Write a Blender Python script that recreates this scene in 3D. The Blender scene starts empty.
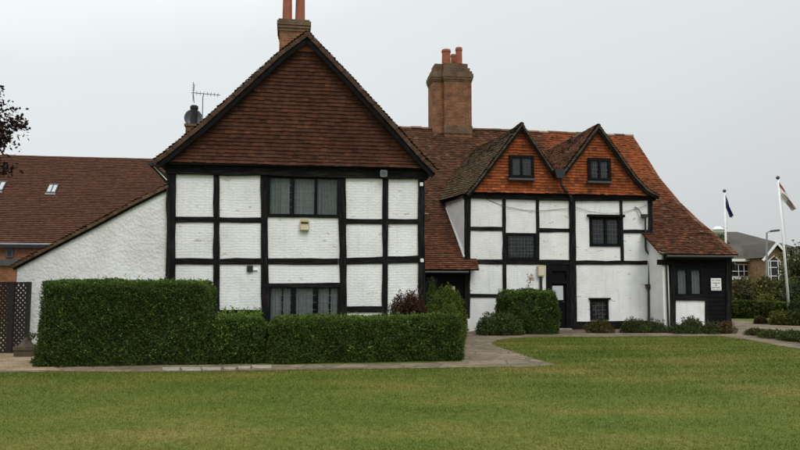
import bpy, math, random
import numpy as np

random.seed(7)
RNG = np.random.default_rng(7)
SC = bpy.context.scene
COL = SC.collection
R = math.radians

# ------------------------------------------------------------------ camera
CAM_H = 1.65
FPX = 700.0                       # focal length in pixels of an 800 px wide frame
PITCH = math.atan(59.0 / 700.0)
cam_d = bpy.data.cameras.new('camera')
cam_d.sensor_width = 36.0
cam_d.lens = 36.0 * FPX / 800.0
cam_d.clip_start = 0.1
cam_d.clip_end = 3000.0
cam = bpy.data.objects.new('camera', cam_d)
COL.objects.link(cam)
cam.location = (0, 0, CAM_H)
cam.rotation_euler = (R(90) + PITCH, 0, 0)
SC.camera = cam

# ------------------------------------------------------------------ sky, sun, exposure
SUN_EL = R(52)
SUN_AZ = R(148)                   # compass style, clockwise from +Y: behind the camera, to the right
world = bpy.data.worlds.new('World')
SC.world = world
world.use_nodes = True
wn, wl = world.node_tree.nodes, world.node_tree.links
wn.clear()
w_out = wn.new('ShaderNodeOutputWorld')
w_bg = wn.new('ShaderNodeBackground')
w_bg.inputs['Strength'].default_value = 0.1
w_sky = wn.new('ShaderNodeTexSky')
w_sky.sky_type = 'NISHITA'
w_sky.sun_disc = False
w_sky.sun_elevation = SUN_EL
w_sky.sun_rotation = SUN_AZ
w_sky.dust_density = 4.0
w_tc = wn.new('ShaderNodeTexCoord')
w_sep = wn.new('ShaderNodeSeparateXYZ')
wl.new(w_tc.outputs['Generated'], w_sep.inputs[0])
# overcast cloud sheet: grey near the horizon on the right, paler to the upper left, bright overhead
w_ramp = wn.new('ShaderNodeValToRGB')
w_add = wn.new('ShaderNodeMath'); w_add.operation = 'MULTIPLY_ADD'
w_add.inputs[1].default_value = -0.30
wl.new(w_sep.outputs['X'], w_add.inputs[0]); wl.new(w_sep.outputs['Z'], w_add.inputs[2])
w_noise = wn.new('ShaderNodeTexNoise')
w_noise.inputs['Scale'].default_value = 1.9
w_noise.inputs['Detail'].default_value = 4
wl.new(w_tc.outputs['Generated'], w_noise.inputs['Vector'])
w_add2 = wn.new('ShaderNodeMath'); w_add2.operation = 'MULTIPLY_ADD'
w_add2.inputs[1].default_value = 0.22
wl.new(w_noise.outputs['Fac'], w_add2.inputs[0]); wl.new(w_add.outputs[0], w_add2.inputs[2])
cr = w_ramp.color_ramp
cr.elements[0].position = 0.0; cr.elements[0].color = (0.61, 0.63, 0.638, 1)
cr.elements[1].position = 1.0; cr.elements[1].color = (1.7, 1.76, 1.78, 1)
e = cr.elements.new(0.30); e.color = (0.765, 0.80, 0.808, 1)
e = cr.elements.new(0.52); e.color = (0.84, 0.88, 0.888, 1)
wl.new(w_add2.outputs[0], w_ramp.inputs['Fac'])
w_scale = wn.new('ShaderNodeVectorMath'); w_scale.operation = 'SCALE'
w_scale.inputs['Scale'].default_value = 10.0
wl.new(w_ramp.outputs['Color'], w_scale.inputs[0])
w_mix = wn.new('ShaderNodeMixRGB'); w_mix.inputs['Fac'].default_value = 0.94
wl.new(w_sky.outputs['Color'], w_mix.inputs['Color1'])
wl.new(w_scale.outputs[0], w_mix.inputs['Color2'])
wl.new(w_mix.outputs[0], w_bg.inputs['Color'])
wl.new(w_bg.outputs[0], w_out.inputs['Surface'])

sun_d = bpy.data.lights.new('sun', 'SUN')
sun_d.energy = 1.3
sun_d.angle = R(28)
sun_d.color = (1.0, 0.97, 0.92)
sun = bpy.data.objects.new('sun', sun_d)
COL.objects.link(sun)
sun.rotation_euler = (R(90) - SUN_EL, 0, R(180) - SUN_AZ)
sun.location = (10, -20, 30)

SC.view_settings.view_transform = 'Standard'
SC.view_settings.look = 'None'
SC.view_settings.gamma = 1.0
SC.view_settings.exposure = 0.0
SC.view_settings.use_curve_mapping = False

# ------------------------------------------------------------------ site coordinates
# The house stands turned 9 degrees to the view: u runs along its front, v into its depth.
YAW = R(9)
CA, SA = math.cos(YAW), math.sin(YAW)


def to_world(p):
    return (p[0] * CA - p[1] * SA, p[0] * SA + p[1] * CA, p[2])


def wdir(px, py):
    x = (px - 400.0) / FPX
    zc = (225.0 - py) / FPX
    return np.array([x, math.cos(PITCH) - zc * math.sin(PITCH), math.sin(PITCH) + zc * math.cos(PITCH)])


def bdir(px, py):
    d = wdir(px, py)
    return np.array([d[0] * CA + d[1] * SA, -d[0] * SA + d[1] * CA, d[2]])


def onV(px, py, V):
    """survey of a point on the facade plane v = V -> (u, z)"""
    d = bdir(px, py)
    t = V / d[1]
    return (d[0] * t, CAM_H + d[2] * t)


def onG(px, py, z=0.0):
    d = wdir(px, py)
    t = (z - CAM_H) / d[2]
    return (d[0] * t, d[1] * t)


def onY(px, py, Y):
    d = wdir(px, py)
    t = Y / d[1]
    return (d[0] * t, CAM_H + d[2] * t)


# ------------------------------------------------------------------ mesh helpers
class MB:
    def __init__(self):
        self.v, self.f, self.c = [], [], []
        self.smooth = False

    def quad(self, *p):
        n = len(self.v)
        self.v += [tuple(q) for q in p]
        self.f.append(tuple(range(n, n + len(p))))

    def box(self, x0, x1, y0, y1, z0, z1):
        n = len(self.v)
        self.v += [(x0, y0, z0), (x1, y0, z0), (x1, y1, z0), (x0, y1, z0), (x0, y0, z1), (x1, y0, z1), (x1, y1, z1), (x0, y1, z1)]
        self.f += [tuple(n + i for i in q) for q in ((0, 3, 2, 1), (4, 5, 6, 7), (0, 1, 5, 4), (1, 2, 6, 5), (2, 3, 7, 6), (3, 0, 4, 7))]
        return self

    def obox(self, c, ax, ay, az):
        """oriented box: centre and three half axes"""
        c, ax, ay, az = map(np.array, (c, ax, ay, az))
        n = len(self.v)
        for sz in (-1, 1):
            for sx, sy in ((-1, -1), (1, -1), (1, 1), (-1, 1)):
                self.v.append(tuple(c + sx * ax + sy * ay + sz * az))
        self.f += [tuple(n + i for i in q) for q in ((0, 3, 2, 1), (4, 5, 6, 7), (0, 1, 5, 4), (1, 2, 6, 5), (2, 3, 7, 6), (3, 0, 4, 7))]
        return self

    def prism(self, outline, v0, v1):
        """outline in (u,z), from depth v0 (front) to v1"""
        n, k = len(self.v), len(outline)
        self.v += [(p[0], v0, p[1]) for p in outline] + [(p[0], v1, p[1]) for p in outline]
        self.f.append(tuple(range(n, n + k)))
        self.f.append(tuple(range(n + 2 * k - 1, n + k - 1, -1)))
        for i in range(k):
            j = (i + 1) % k
            self.f.append((n + i, n + k + i, n + k + j, n + j))
        return self

    def prism_z(self, outline, z0, z1):
        n, k = len(self.v), len(outline)
        self.v += [(p[0], p[1], z0) for p in outline] + [(p[0], p[1], z1) for p in outline]
        self.f.append(tuple(range(n + k - 1, n - 1, -1)))
        self.f.append(tuple(range(n + k, n + 2 * k)))
        for i in range(k):
            j = (i + 1) % k
            self.f.append((n + i, n + j, n + k + j, n + k + i))
        return self

    def prism_u(self, outline, u0, u1):
        """outline in (v,z), extruded along u"""
        n, k = len(self.v), len(outline)
        self.v += [(u0, p[0], p[1]) for p in outline] + [(u1, p[0], p[1]) for p in outline]
        self.f.append(tuple(range(n, n + k)))
        self.f.append(tuple(range(n + 2 * k - 1, n + k - 1, -1)))
        for i in range(k):
            j = (i + 1) % k
            self.f.append((n + i, n + k + i, n + k + j, n + j))
        return self

    def tube(self, pts, rad, seg=8, cap=True):
        pts = [np.array(p, float) for p in pts]
        rads = rad if isinstance(rad, (list, tuple)) else [rad] * len(pts)
        n0 = len(self.v)
        prev = None
        for i, p in enumerate(pts):
            d = pts[min(i + 1, len(pts) - 1)] - pts[max(i - 1, 0)]
            d = d / (np.linalg.norm(d) + 1e-9)
            ref = np.array([0, 0, 1.0]) if abs(d[2]) < .9 else np.array([1.0, 0, 0])
            a = np.cross(d, ref) if prev is None else prev - d * prev.dot(d)
            a /= np.linalg.norm(a) + 1e-9
            prev = a
            b = np.cross(d, a)
            for k in range(seg):
                t = 2 * math.pi * k / seg
                self.v.append(tuple(p + rads[i] * (math.cos(t) * a + math.sin(t) * b)))
        for i in range(len(pts) - 1):
            for k in range(seg):
                k2 = (k + 1) % seg
                self.f.append((n0 + i * seg + k, n0 + i * seg + k2, n0 + (i + 1) * seg + k2, n0 + (i + 1) * seg + k))
        if cap:
            self.f.append(tuple(n0 + k for k in range(seg - 1, -1, -1)))
            self.f.append(tuple(n0 + (len(pts) - 1) * seg + k for k in range(seg)))
        return self

    def lathe(self, c, prof, seg=20, axis='z'):
        """prof: (radius, height) pairs from the bottom up round centre c"""
        n0 = len(self.v)
        for r, h in prof:
            for k in range(seg):
                t = 2 * math.pi * k / seg
                if axis == 'z':
                    self.v.append((c[0] + r * math.cos(t), c[1] + r * math.sin(t), c[2] + h))
                else:
                    self.v.append((c[0] + r * math.cos(t), c[1] + h, c[2] + r * math.sin(t)))
        for i in range(len(prof) - 1):
            for k in range(seg):
                k2 = (k + 1) % seg
                self.f.append((n0 + i * seg + k, n0 + i * seg + k2, n0 + (i + 1) * seg + k2, n0 + (i + 1) * seg + k))
        self.f.append(tuple(n0 + k for k in range(seg - 1, -1, -1)))
        self.f.append(tuple(n0 + (len(prof) - 1) * seg + k for k in range(seg)))
        return self

    def build(self, name, mat, parent=None, off=(0, 0, 0), smooth=False):
        me = bpy.data.meshes.new(name)
        ox, oy, oz = off
        me.from_pydata([(x - ox, y - oy, z - oz) for x, y, z in self.v], [], self.f)
        me.validate()
        if smooth:
            me.polygons.foreach_set('use_smooth', [True] * len(me.polygons))
        me.materials.append(mat)
        o = bpy.data.objects.new(name, me)
        COL.objects.link(o)
        if parent:
            o.parent = parent
        return o


def np_mesh(name, mat, verts, nper, cols=None, parent=None, smooth=False):
    """verts: (n*nper,3) array, each nper verts make one face; cols: per-vert colours"""
    n = len(verts) // nper
    me = bpy.data.meshes.new(name)
    me.vertices.add(len(verts))
    me.vertices.foreach_set('co', np.asarray(verts, np.float32).ravel())
    me.loops.add(n * nper)
    me.loops.foreach_set('vertex_index', np.arange(n * nper, dtype=np.int32))
    me.polygons.add(n)
    me.polygons.foreach_set('loop_start', np.arange(0, n * nper, nper, dtype=np.int32))
    me.polygons.foreach_set('loop_total', np.full(n, nper, np.int32))
    me.update(calc_edges=True)
    if cols is not None:
        at = me.color_attributes.new('tint', 'FLOAT_COLOR', 'POINT')
        c4 = np.ones((len(verts), 4), np.float32)
        c4[:, :3] = cols
        at.data.foreach_set('color', c4.ravel())
    me.materials.append(mat)
    o = bpy.data.objects.new(name, me)
    COL.objects.link(o)
    if parent:
        o.parent = parent
    return o


def tag(o, label=None, cat=None, group=None, kind=None):
    if label: o['label'] = label
    if cat: o['category'] = cat
    if group: o['group'] = group
    if kind: o['kind'] = kind
    return o


def thing(name, label, cat, loc, rot=0.0, group=None):
    o = bpy.data.objects.new(name, None)
    o.empty_display_size = .3
    COL.objects.link(o)
    o.location = loc
    o.rotation_euler = (0, 0, rot)
    return tag(o, label, cat, group)


def house_thing(name, label, cat, u, v, z, group=None):
    """a thing fixed to the house: site coordinates, turned with the house"""
    o = thing(name, label, cat, to_world((u, v, z)), YAW, group)
    return o, (u, v, z)


# ------------------------------------------------------------------ materials
def new_mat(name):
    m = bpy.data.materials.new(name)
    m.use_nodes = True
    nt = m.node_tree
    b = nt.nodes['Principled BSDF']
    return m, nt.nodes, nt.links, b


def mat_plain(name, col, rough=.7, spec=.4, metal=0., var=.15, vscale=6., bump=0., bscale=40., bdist=.01):
    m, n, l, b = new_mat(name)
    b.inputs['Roughness'].default_value = rough
    b.inputs['Specular IOR Level'].default_value = spec
    b.inputs['Metallic'].default_value = metal
    tc = n.new('ShaderNodeTexCoord')
    nz = n.new('ShaderNodeTexNoise')
    nz.inputs['Scale'].default_value = vscale
    nz.inputs['Detail'].default_value = 6
    l.new(tc.outputs['Object'], nz.inputs['Vector'])
    rp = n.new('ShaderNodeValToRGB')
    rp.color_ramp.elements[0].position = .25
    rp.color_ramp.elements[1].position = .75
    rp.color_ramp.elements[0].color = (*[c * (1 - var) for c in col], 1)
    rp.color_ramp.elements[1].color = (*[min(1, c * (1 + var)) for c in col], 1)
    l.new(nz.outputs['Fac'], rp.inputs['Fac'])
    l.new(rp.outputs['Color'], b.inputs['Base Color'])
    if bump:
        n2 = n.new('ShaderNodeTexNoise')
        n2.inputs['Scale'].default_value = bscale
        n2.inputs['Detail'].default_value = 4
        l.new(tc.outputs['Object'], n2.inputs['Vector'])
        bp = n.new('ShaderNodeBump')
        bp.inputs['Strength'].default_value = bump
        bp.inputs['Distance'].default_value = bdist
        l.new(n2.outputs['Fac'], bp.inputs['Height'])
        l.new(bp.outputs['Normal'], b.inputs['Normal'])
    return m


def mat_tint(name, rough=.85, spec=.25, var=.25, vscale=9., trans=0., bump=0., spots=None):
    """takes each tile's / leaf's own colour from the 'tint' attribute"""
    m, n, l, b = new_mat(name)
    b.inputs['Roughness'].default_value = rough
    b.inputs['Specular IOR Level'].default_value = spec
    at = n.new('ShaderNodeAttribute'); at.attribute_name = 'tint'
    tc = n.new('ShaderNodeTexCoord')
    nz = n.new('ShaderNodeTexNoise')
    nz.inputs['Scale'].default_value = vscale
    nz.inputs['Detail'].default_value = 5
    l.new(tc.outputs['Object'], nz.inputs['Vector'])
    mr = n.new('ShaderNodeMapRange')
    mr.inputs['From Min'].default_value = .3; mr.inputs['From Max'].default_value = .7
    mr.inputs['To Min'].default_value = 1 - var; mr.inputs['To Max'].default_value = 1 + var
    l.new(nz.outputs['Fac'], mr.inputs['Value'])
    mx = n.new('ShaderNodeVectorMath'); mx.operation = 'SCALE'
    l.new(at.outputs['Color'], mx.inputs[0]); l.new(mr.outputs[0], mx.inputs['Scale'])
    last = mx.outputs[0]
    if spots:                                   # lichen
        n3 = n.new('ShaderNodeTexNoise'); n3.inputs['Scale'].default_value = spots[1]; n3.inputs['Detail'].default_value = 8
        n3.inputs['Roughness'].default_value = .7
        l.new(tc.outputs['Object'], n3.inputs['Vector'])
        r3 = n.new('ShaderNodeMapRange'); r3.inputs['From Min'].default_value = spots[2]; r3.inputs['From Max'].default_value = spots[2] + .08
        r3.inputs['To Max'].default_value = spots[3]
        l.new(n3.outputs['Fac'], r3.inputs['Value'])
        m3 = n.new('ShaderNodeMixRGB'); m3.inputs['Color2'].default_value = (*spots[0], 1)
        l.new(r3.outputs[0], m3.inputs['Fac']); l.new(last, m3.inputs['Color1'])
        last = m3.outputs[0]
    l.new(last, b.inputs['Base Color'])
    if bump:
        n2 = n.new('ShaderNodeTexNoise'); n2.inputs['Scale'].default_value = 60; n2.inputs['Detail'].default_value = 3
        l.new(tc.outputs['Object'], n2.inputs['Vector'])
        bp = n.new('ShaderNodeBump'); bp.inputs['Strength'].default_value = bump; bp.inputs['Distance'].default_value = .006
        l.new(n2.outputs['Fac'], bp.inputs['Height']); l.new(bp.outputs['Normal'], b.inputs['Normal'])
    if trans:
        tr = n.new('ShaderNodeBsdfTranslucent')
        l.new(last, tr.inputs['Color'])
        ms = n.new('ShaderNodeMixShader'); ms.inputs['Fac'].default_value = trans
        l.new(b.outputs[0], ms.inputs[1]); l.new(tr.outputs[0], ms.inputs[2])
        l.new(ms.outputs[0], n['Material Output'].inputs['Surface'])
    return m


def uz_vector(n, l):
    """object x and z as the plane of a brick texture"""
    tc = n.new('ShaderNodeTexCoord')
    sp = n.new('ShaderNodeSeparateXYZ'); l.new(tc.outputs['Object'], sp.inputs[0])
    ad = n.new('ShaderNodeMath'); ad.operation = 'ADD'
    l.new(sp.outputs['X'], ad.inputs[0]); l.new(sp.outputs['Y'], ad.inputs[1])
    cb = n.new('ShaderNodeCombineXYZ')
    l.new(ad.outputs[0], cb.inputs['X']); l.new(sp.outputs['Z'], cb.inputs['Y'])
    return tc, cb


def mat_painted_brick(name):
    m, n, l, b = new_mat(name)
    b.inputs['Roughness'].default_value = .75
    b.inputs['Specular IOR Level'].default_value = .25
    tc, cb = uz_vector(n, l)
    # slightly wavy courses
    nw = n.new('ShaderNodeTexNoise'); nw.inputs['Scale'].default_value = 2.3; nw.inputs['Detail'].default_value = 3
    l.new(cb.outputs[0], nw.inputs['Vector'])
    wv = n.new('ShaderNodeVectorMath'); wv.operation = 'SCALE'; wv.inputs['Scale'].default_value = .11
    l.new(nw.outputs['Color'], wv.inputs[0])
    av = n.new('ShaderNodeVectorMath'); l.new(cb.outputs[0], av.inputs[0]); l.new(wv.outputs[0], av.inputs[1])
    br = n.new('ShaderNodeTexBrick')
    br.inputs['Scale'].default_value = 1.0
    br.inputs['Brick Width'].default_value = .23
    br.inputs['Row Height'].default_value = .072
    br.inputs['Mortar Size'].default_value = .006
    br.inputs['Mortar Smooth'].default_value = .6
    l.new(av.outputs[0], br.inputs['Vector'])
    br.inputs['Color1'].default_value = (1, 1, 1, 1); br.inputs['Color2'].default_value = (.86, .86, .86, 1); br.inputs['Mortar'].default_value = (.35, .35, .35, 1)
    nz = n.new('ShaderNodeTexNoise'); nz.inputs['Scale'].default_value = 22; nz.inputs['Detail'].default_value = 6
    l.new(tc.outputs['Object'], nz.inputs['Vector'])
    ht = n.new('ShaderNodeMath'); ht.operation = 'MULTIPLY_ADD'; ht.inputs[1].default_value = 1.1
    l.new(nz.outputs['Fac'], ht.inputs[0]); l.new(br.outputs['Color'], ht.inputs[2])
    bp = n.new('ShaderNodeBump'); bp.inputs['Strength'].default_value = .75; bp.inputs['Distance'].default_value = .012
    l.new(ht.outputs[0], bp.inputs['Height']); l.new(bp.outputs['Normal'], b.inputs['Normal'])
    # paint tone: broad dirt, fine mortar dirt, chips
    n1 = n.new('ShaderNodeTexNoise'); n1.inputs['Scale'].default_value = 1.3; n1.inputs['Detail'].default_value = 7; n1.inputs['Roughness'].default_value = .6
    l.new(tc.outputs['Object'], n1.inputs['Vector'])
    r1 = n.new('ShaderNodeValToRGB')
    r1.color_ramp.elements[0].position = .3; r1.color_ramp.elements[0].color = (.74, .745, .725, 1)
    r1.color_ramp.elements[1].position = .6; r1.color_ramp.elements[1].color = (.87, .88, .87, 1)
    l.new(n1.outputs['Fac'], r1.inputs['Fac'])
    r2 = n.new('ShaderNodeMapRange'); r2.inputs['From Min'].default_value = .35; r2.inputs['From Max'].default_value = .86
    r2.inputs['To Min'].default_value = .955; r2.inputs['To Max'].default_value = 1.0
    l.new(br.outputs['Color'], r2.inputs['Value'])
    m1 = n.new('ShaderNodeVectorMath'); m1.operation = 'SCALE'
    l.new(r1.outputs['Color'], m1.inputs[0]); l.new(r2.outputs[0], m1.inputs['Scale'])
    mp = n.new('ShaderNodeMapping'); mp.inputs['Scale'].default_value = (1, 1, 2.6)
    l.new(tc.outputs['Object'], mp.inputs['Vector'])
    n3 = n.new('ShaderNodeTexNoise'); n3.inputs['Scale'].default_value = 3.4; n3.inputs['Detail'].default_value = 6; n3.inputs['Roughness'].default_value = .55
    l.new(mp.outputs[0], n3.inputs['Vector'])
    r3 = n.new('ShaderNodeMapRange'); r3.inputs['From Min'].default_value = .645; r3.inputs['From Max'].default_value = .685; r3.inputs['To Max'].default_value = .7
    l.new(n3.outputs['Fac'], r3.inputs['Value'])
    mx = n.new('ShaderNodeMixRGB'); mx.inputs['Color2'].default_value = (.42, .37, .28, 1)
    l.new(r3.outputs[0], mx.inputs['Fac']); l.new(m1.outputs[0], mx.inputs['Color1'])
    # run marks left by rain
    ms_ = n.new('ShaderNodeMapping'); ms_.inputs['Scale'].default_value = (7, 7, .55)
    l.new(tc.outputs['Object'], ms_.inputs['Vector'])
    n4 = n.new('ShaderNodeTexNoise'); n4.inputs['Scale'].default_value = 1.6; n4.inputs['Detail'].default_value = 6
    l.new(ms_.outputs[0], n4.inputs['Vector'])
    r4 = n.new('ShaderNodeMapRange'); r4.inputs['From Min'].default_value = .56; r4.inputs['From Max'].default_value = .78; r4.inputs['To Max'].default_value = .30
    l.new(n4.outputs['Fac'], r4.inputs['Value'])
    mx4 = n.new('ShaderNodeMixRGB'); mx4.inputs['Color2'].default_value = (.48, .48, .43, 1)
    l.new(r4.outputs[0], mx4.inputs['Fac']); l.new(mx.outputs[0], mx4.inputs['Color1'])
    l.new(mx4.outputs[0], b.inputs['Base Color'])
    return m


def mat_timber(name, stretch):
    """black painted oak: grain along the timber, paint worn grey in streaks"""
    m, n, l, b = new_mat(name)
    b.inputs['Roughness'].default_value = .8
    b.inputs['Specular IOR Level'].default_value = .08
    tc = n.new('ShaderNodeTexCoord')
    mp = n.new('ShaderNodeMapping'); mp.inputs['Scale'].default_value = stretch
    l.new(tc.outputs['Object'], mp.inputs['Vector'])
    n1 = n.new('ShaderNodeTexNoise'); n1.inputs['Scale'].default_value = 9; n1.inputs['Detail'].default_value = 7; n1.inputs['Roughness'].default_value = .65
    l.new(mp.outputs[0], n1.inputs['Vector'])
    rp = n.new('ShaderNodeValToRGB')
    rp.color_ramp.elements[0].position = .45; rp.color_ramp.elements[0].color = (.0065, .0065, .0072, 1)
    rp.color_ramp.elements[1].position = .80; rp.color_ramp.elements[1].color = (.040, .038, .036, 1)
    l.new(n1.outputs['Fac'], rp.inputs['Fac']); l.new(rp.outputs['Color'], b.inputs['Base Color'])
    bp = n.new('ShaderNodeBump'); bp.inputs['Strength'].default_value = .6; bp.inputs['Distance'].default_value = .02
    l.new(n1.outputs['Fac'], bp.inputs['Height']); l.new(bp.outputs['Normal'], b.inputs['Normal'])
    return m


def mat_roughcast(name):
    m, n, l, b = new_mat(name)
    b.inputs['Roughness'].default_value = .9
    b.inputs['Specular IOR Level'].default_value = .15
    tc = n.new('ShaderNodeTexCoord')
    n1 = n.new('ShaderNodeTexNoise'); n1.inputs['Scale'].default_value = 8; n1.inputs['Detail'].default_value = 6
    l.new(tc.outputs['Object'], n1.inputs['Vector'])
    n2 = n.new('ShaderNodeTexNoise'); n2.inputs['Scale'].default_value = 1.4; n2.inputs['Detail'].default_value = 5
    l.new(tc.outputs['Object'], n2.inputs['Vector'])
    r = n.new('ShaderNodeValToRGB')
    r.color_ramp.elements[0].position = .3; r.color_ramp.elements[0].color = (.66, .66, .63, 1)
    r.color_ramp.elements[1].position = .65; r.color_ramp.elements[1].color = (.84, .85, .84, 1)
    l.new(n2.outputs['Fac'], r.inputs['Fac']); l.new(r.outputs['Color'], b.inputs['Base Color'])
    vo = n.new('ShaderNodeTexVoronoi'); vo.inputs['Scale'].default_value = 13
    wv = n.new('ShaderNodeVectorMath'); wv.operation = 'SCALE'; wv.inputs['Scale'].default_value = .12
    l.new(n1.outputs['Color'], wv.inputs[0])
    av = n.new('ShaderNodeVectorMath'); l.new(tc.outputs['Object'], av.inputs[0]); l.new(wv.outputs[0], av.inputs[1])
    l.new(av.outputs[0], vo.inputs['Vector'])
    ad = n.new('ShaderNodeMath'); ad.operation = 'MULTIPLY_ADD'; ad.inputs[1].default_value = .6
    l.new(vo.outputs['Distance'], ad.inputs[0]); l.new(n1.outputs['Fac'], ad.inputs[2])
    bp = n.new('ShaderNodeBump'); bp.inputs['Strength'].default_value = .75; bp.inputs['Distance'].default_value = .024
    l.new(ad.outputs[0], bp.inputs['Height']); l.new(bp.outputs['Normal'], b.inputs['Normal'])
    return m


def mat_brick(name, c1, c2, mortar, w=.225, h=.075, ms=.009, bump=.6, stain=None):
    m, n, l, b = new_mat(name)
    b.inputs['Roughness'].default_value = .9
    b.inputs['Specular IOR Level'].default_value = .2
    tc, cb = uz_vector(n, l)
    br = n.new('ShaderNodeTexBrick')
    br.inputs['Scale'].default_value = 1.0
    br.inputs['Brick Width'].default_value = w
    br.inputs['Row Height'].default_value = h
    br.inputs['Mortar Size'].default_value = ms
    br.inputs['Color1'].default_value = (*c1, 1); br.inputs['Color2'].default_value = (*c2, 1); br.inputs['Mortar'].default_value = (*mortar, 1)
    br.inputs['Bias'].default_value = -.1
    l.new(cb.outputs[0], br.inputs['Vector'])
    nz = n.new('ShaderNodeTexNoise'); nz.inputs['Scale'].default_value = 3.0; nz.inputs['Detail'].default_value = 8
    l.new(tc.outputs['Object'], nz.inputs['Vector'])
    mr = n.new('ShaderNodeMapRange'); mr.inputs['From Min'].default_value = .3; mr.inputs['From Max'].default_value = .7
    mr.inputs['To Min'].default_value = .6; mr.inputs['To Max'].default_value = 1.3
    l.new(nz.outputs['Fac'], mr.inputs['Value'])
    sc = n.new('ShaderNodeVectorMath'); sc.operation = 'SCALE'
    l.new(br.outputs['Color'], sc.inputs[0]); l.new(mr.outputs[0], sc.inputs['Scale'])
    last = sc.outputs[0]
    if stain:
        n3 = n.new('ShaderNodeTexNoise'); n3.inputs['Scale'].default_value = 2.2; n3.inputs['Detail'].default_value = 7
        l.new(tc.outputs['Object'], n3.inputs['Vector'])
        r3 = n.new('ShaderNodeMapRange'); r3.inputs['From Min'].default_value = .48; r3.inputs['From Max'].default_value = .68; r3.inputs['To Max'].default_value = .75
        l.new(n3.outputs['Fac'], r3.inputs['Value'])
        mx = n.new('ShaderNodeMixRGB'); mx.inputs['Color2'].default_value = (*stain, 1)
        l.new(r3.outputs[0], mx.inputs['Fac']); l.new(last, mx.inputs['Color1'])
        last = mx.outputs[0]
    l.new(last, b.inputs['Base Color'])
    bp = n.new('ShaderNodeBump'); bp.inputs['Strength'].default_value = bump; bp.inputs['Distance'].default_value = .012
    l.new(br.outputs['Fac'], bp.inputs['Height']); bp.invert = True
    l.new(bp.outputs['Normal'], b.inputs['Normal'])
    return m


def mat_glass(name, tint=(.55, .6, .6), clear=.55):
    """old window glass: part mirror, part clear, slightly uneven"""
    m, n, l, b = new_mat(name)
    b.inputs['Base Color'].default_value = (.02, .025, .027, 1)
    b.inputs['Roughness'].default_value = .06
    b.inputs['Specular IOR Level'].default_value = .7
    tc = n.new('ShaderNodeTexCoord')
    nz = n.new('ShaderNodeTexNoise'); nz.inputs['Scale'].default_value = 7
    l.new(tc.outputs['Object'], nz.inputs['Vector'])
    bp = n.new('ShaderNodeBump'); bp.inputs['Strength'].default_value = .25; bp.inputs['Distance'].default_value = .03
    l.new(nz.outputs['Fac'], bp.inputs['Height']); l.new(bp.outputs['Normal'], b.inputs['Normal'])
    tr = n.new('ShaderNodeBsdfTransparent'); tr.inputs['Color'].default_value = (*tint, 1)
    ms = n.new('ShaderNodeMixShader'); ms.inputs['Fac'].default_value = clear
    l.new(b.outputs[0], ms.inputs[1]); l.new(tr.outputs[0], ms.inputs[2])
    l.new(ms.outputs[0], n['Material Output'].inputs['Surface'])
    return m


def lawn_colour(n, l):
    ge = n.new('ShaderNodeNewGeometry')
    mp = n.new('ShaderNodeMapping'); mp.inputs['Scale'].default_value = (.5, .8, 0); mp.inputs['Rotation'].default_value = (0, 0, R(12))
    l.new(ge.outputs['Position'], mp.inputs['Vector'])
    n1 = n.new('ShaderNodeTexNoise'); n1.inputs['Scale'].default_value = .62; n1.inputs['Detail'].default_value = 8; n1.inputs['Roughness'].default_value = .62
    l.new(mp.outputs[0], n1.inputs['Vector'])
    rp = n.new('ShaderNodeValToRGB')
    e = rp.color_ramp.elements
    e[0].position = .30; e[0].color = (.066, .102, .011, 1)
    e[1].position = .72; e[1].color = (.235, .190, .055, 1)
    a = e.new(.47); a.color = (.102, .134, .016, 1)
    a = e.new(.585); a.color = (.150, .155, .028, 1)
    l.new(n1.outputs['Fac'], rp.inputs['Fac'])
    n2 = n.new('ShaderNodeTexNoise'); n2.inputs['Scale'].default_value = 9; n2.inputs['Detail'].default_value = 5
    l.new(ge.outputs['Position'], n2.inputs['Vector'])
    mr = n.new('ShaderNodeMapRange'); mr.inputs['From Min'].default_value = .3; mr.inputs['From Max'].default_value = .7
    mr.inputs['To Min'].default_value = .64; mr.inputs['To Max'].default_value = .96
    l.new(n2.outputs['Fac'], mr.inputs['Value'])
    sc = n.new('ShaderNodeVectorMath'); sc.operation = 'SCALE'
    l.new(rp.outputs['Color'], sc.inputs[0]); l.new(mr.outputs[0], sc.inputs['Scale'])
    return sc.outputs[0]


def mat_lawn(name, blades=False):
    m, n, l, b = new_mat(name)
    b.inputs['Roughness'].default_value = .8
    b.inputs['Specular IOR Level'].default_value = .15
    c = lawn_colour(n, l)
    if blades:
        at = n.new('ShaderNodeAttribute'); at.attribute_name = 'tint'
        mu = n.new('ShaderNodeVectorMath'); mu.operation = 'MULTIPLY'
        l.new(c, mu.inputs[0]); l.new(at.outputs['Color'], mu.inputs[1])
        c = mu.outputs[0]
        tr = n.new('ShaderNodeBsdfTranslucent'); l.new(c, tr.inputs['Color'])
        ms = n.new('ShaderNodeMixShader'); ms.inputs['Fac'].default_value = .3
        l.new(b.outputs[0], ms.inputs[1]); l.new(tr.outputs[0], ms.inputs[2])
        l.new(ms.outputs[0], n['Material Output'].inputs['Surface'])
    l.new(c, b.inputs['Base Color'])
    return m


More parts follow.
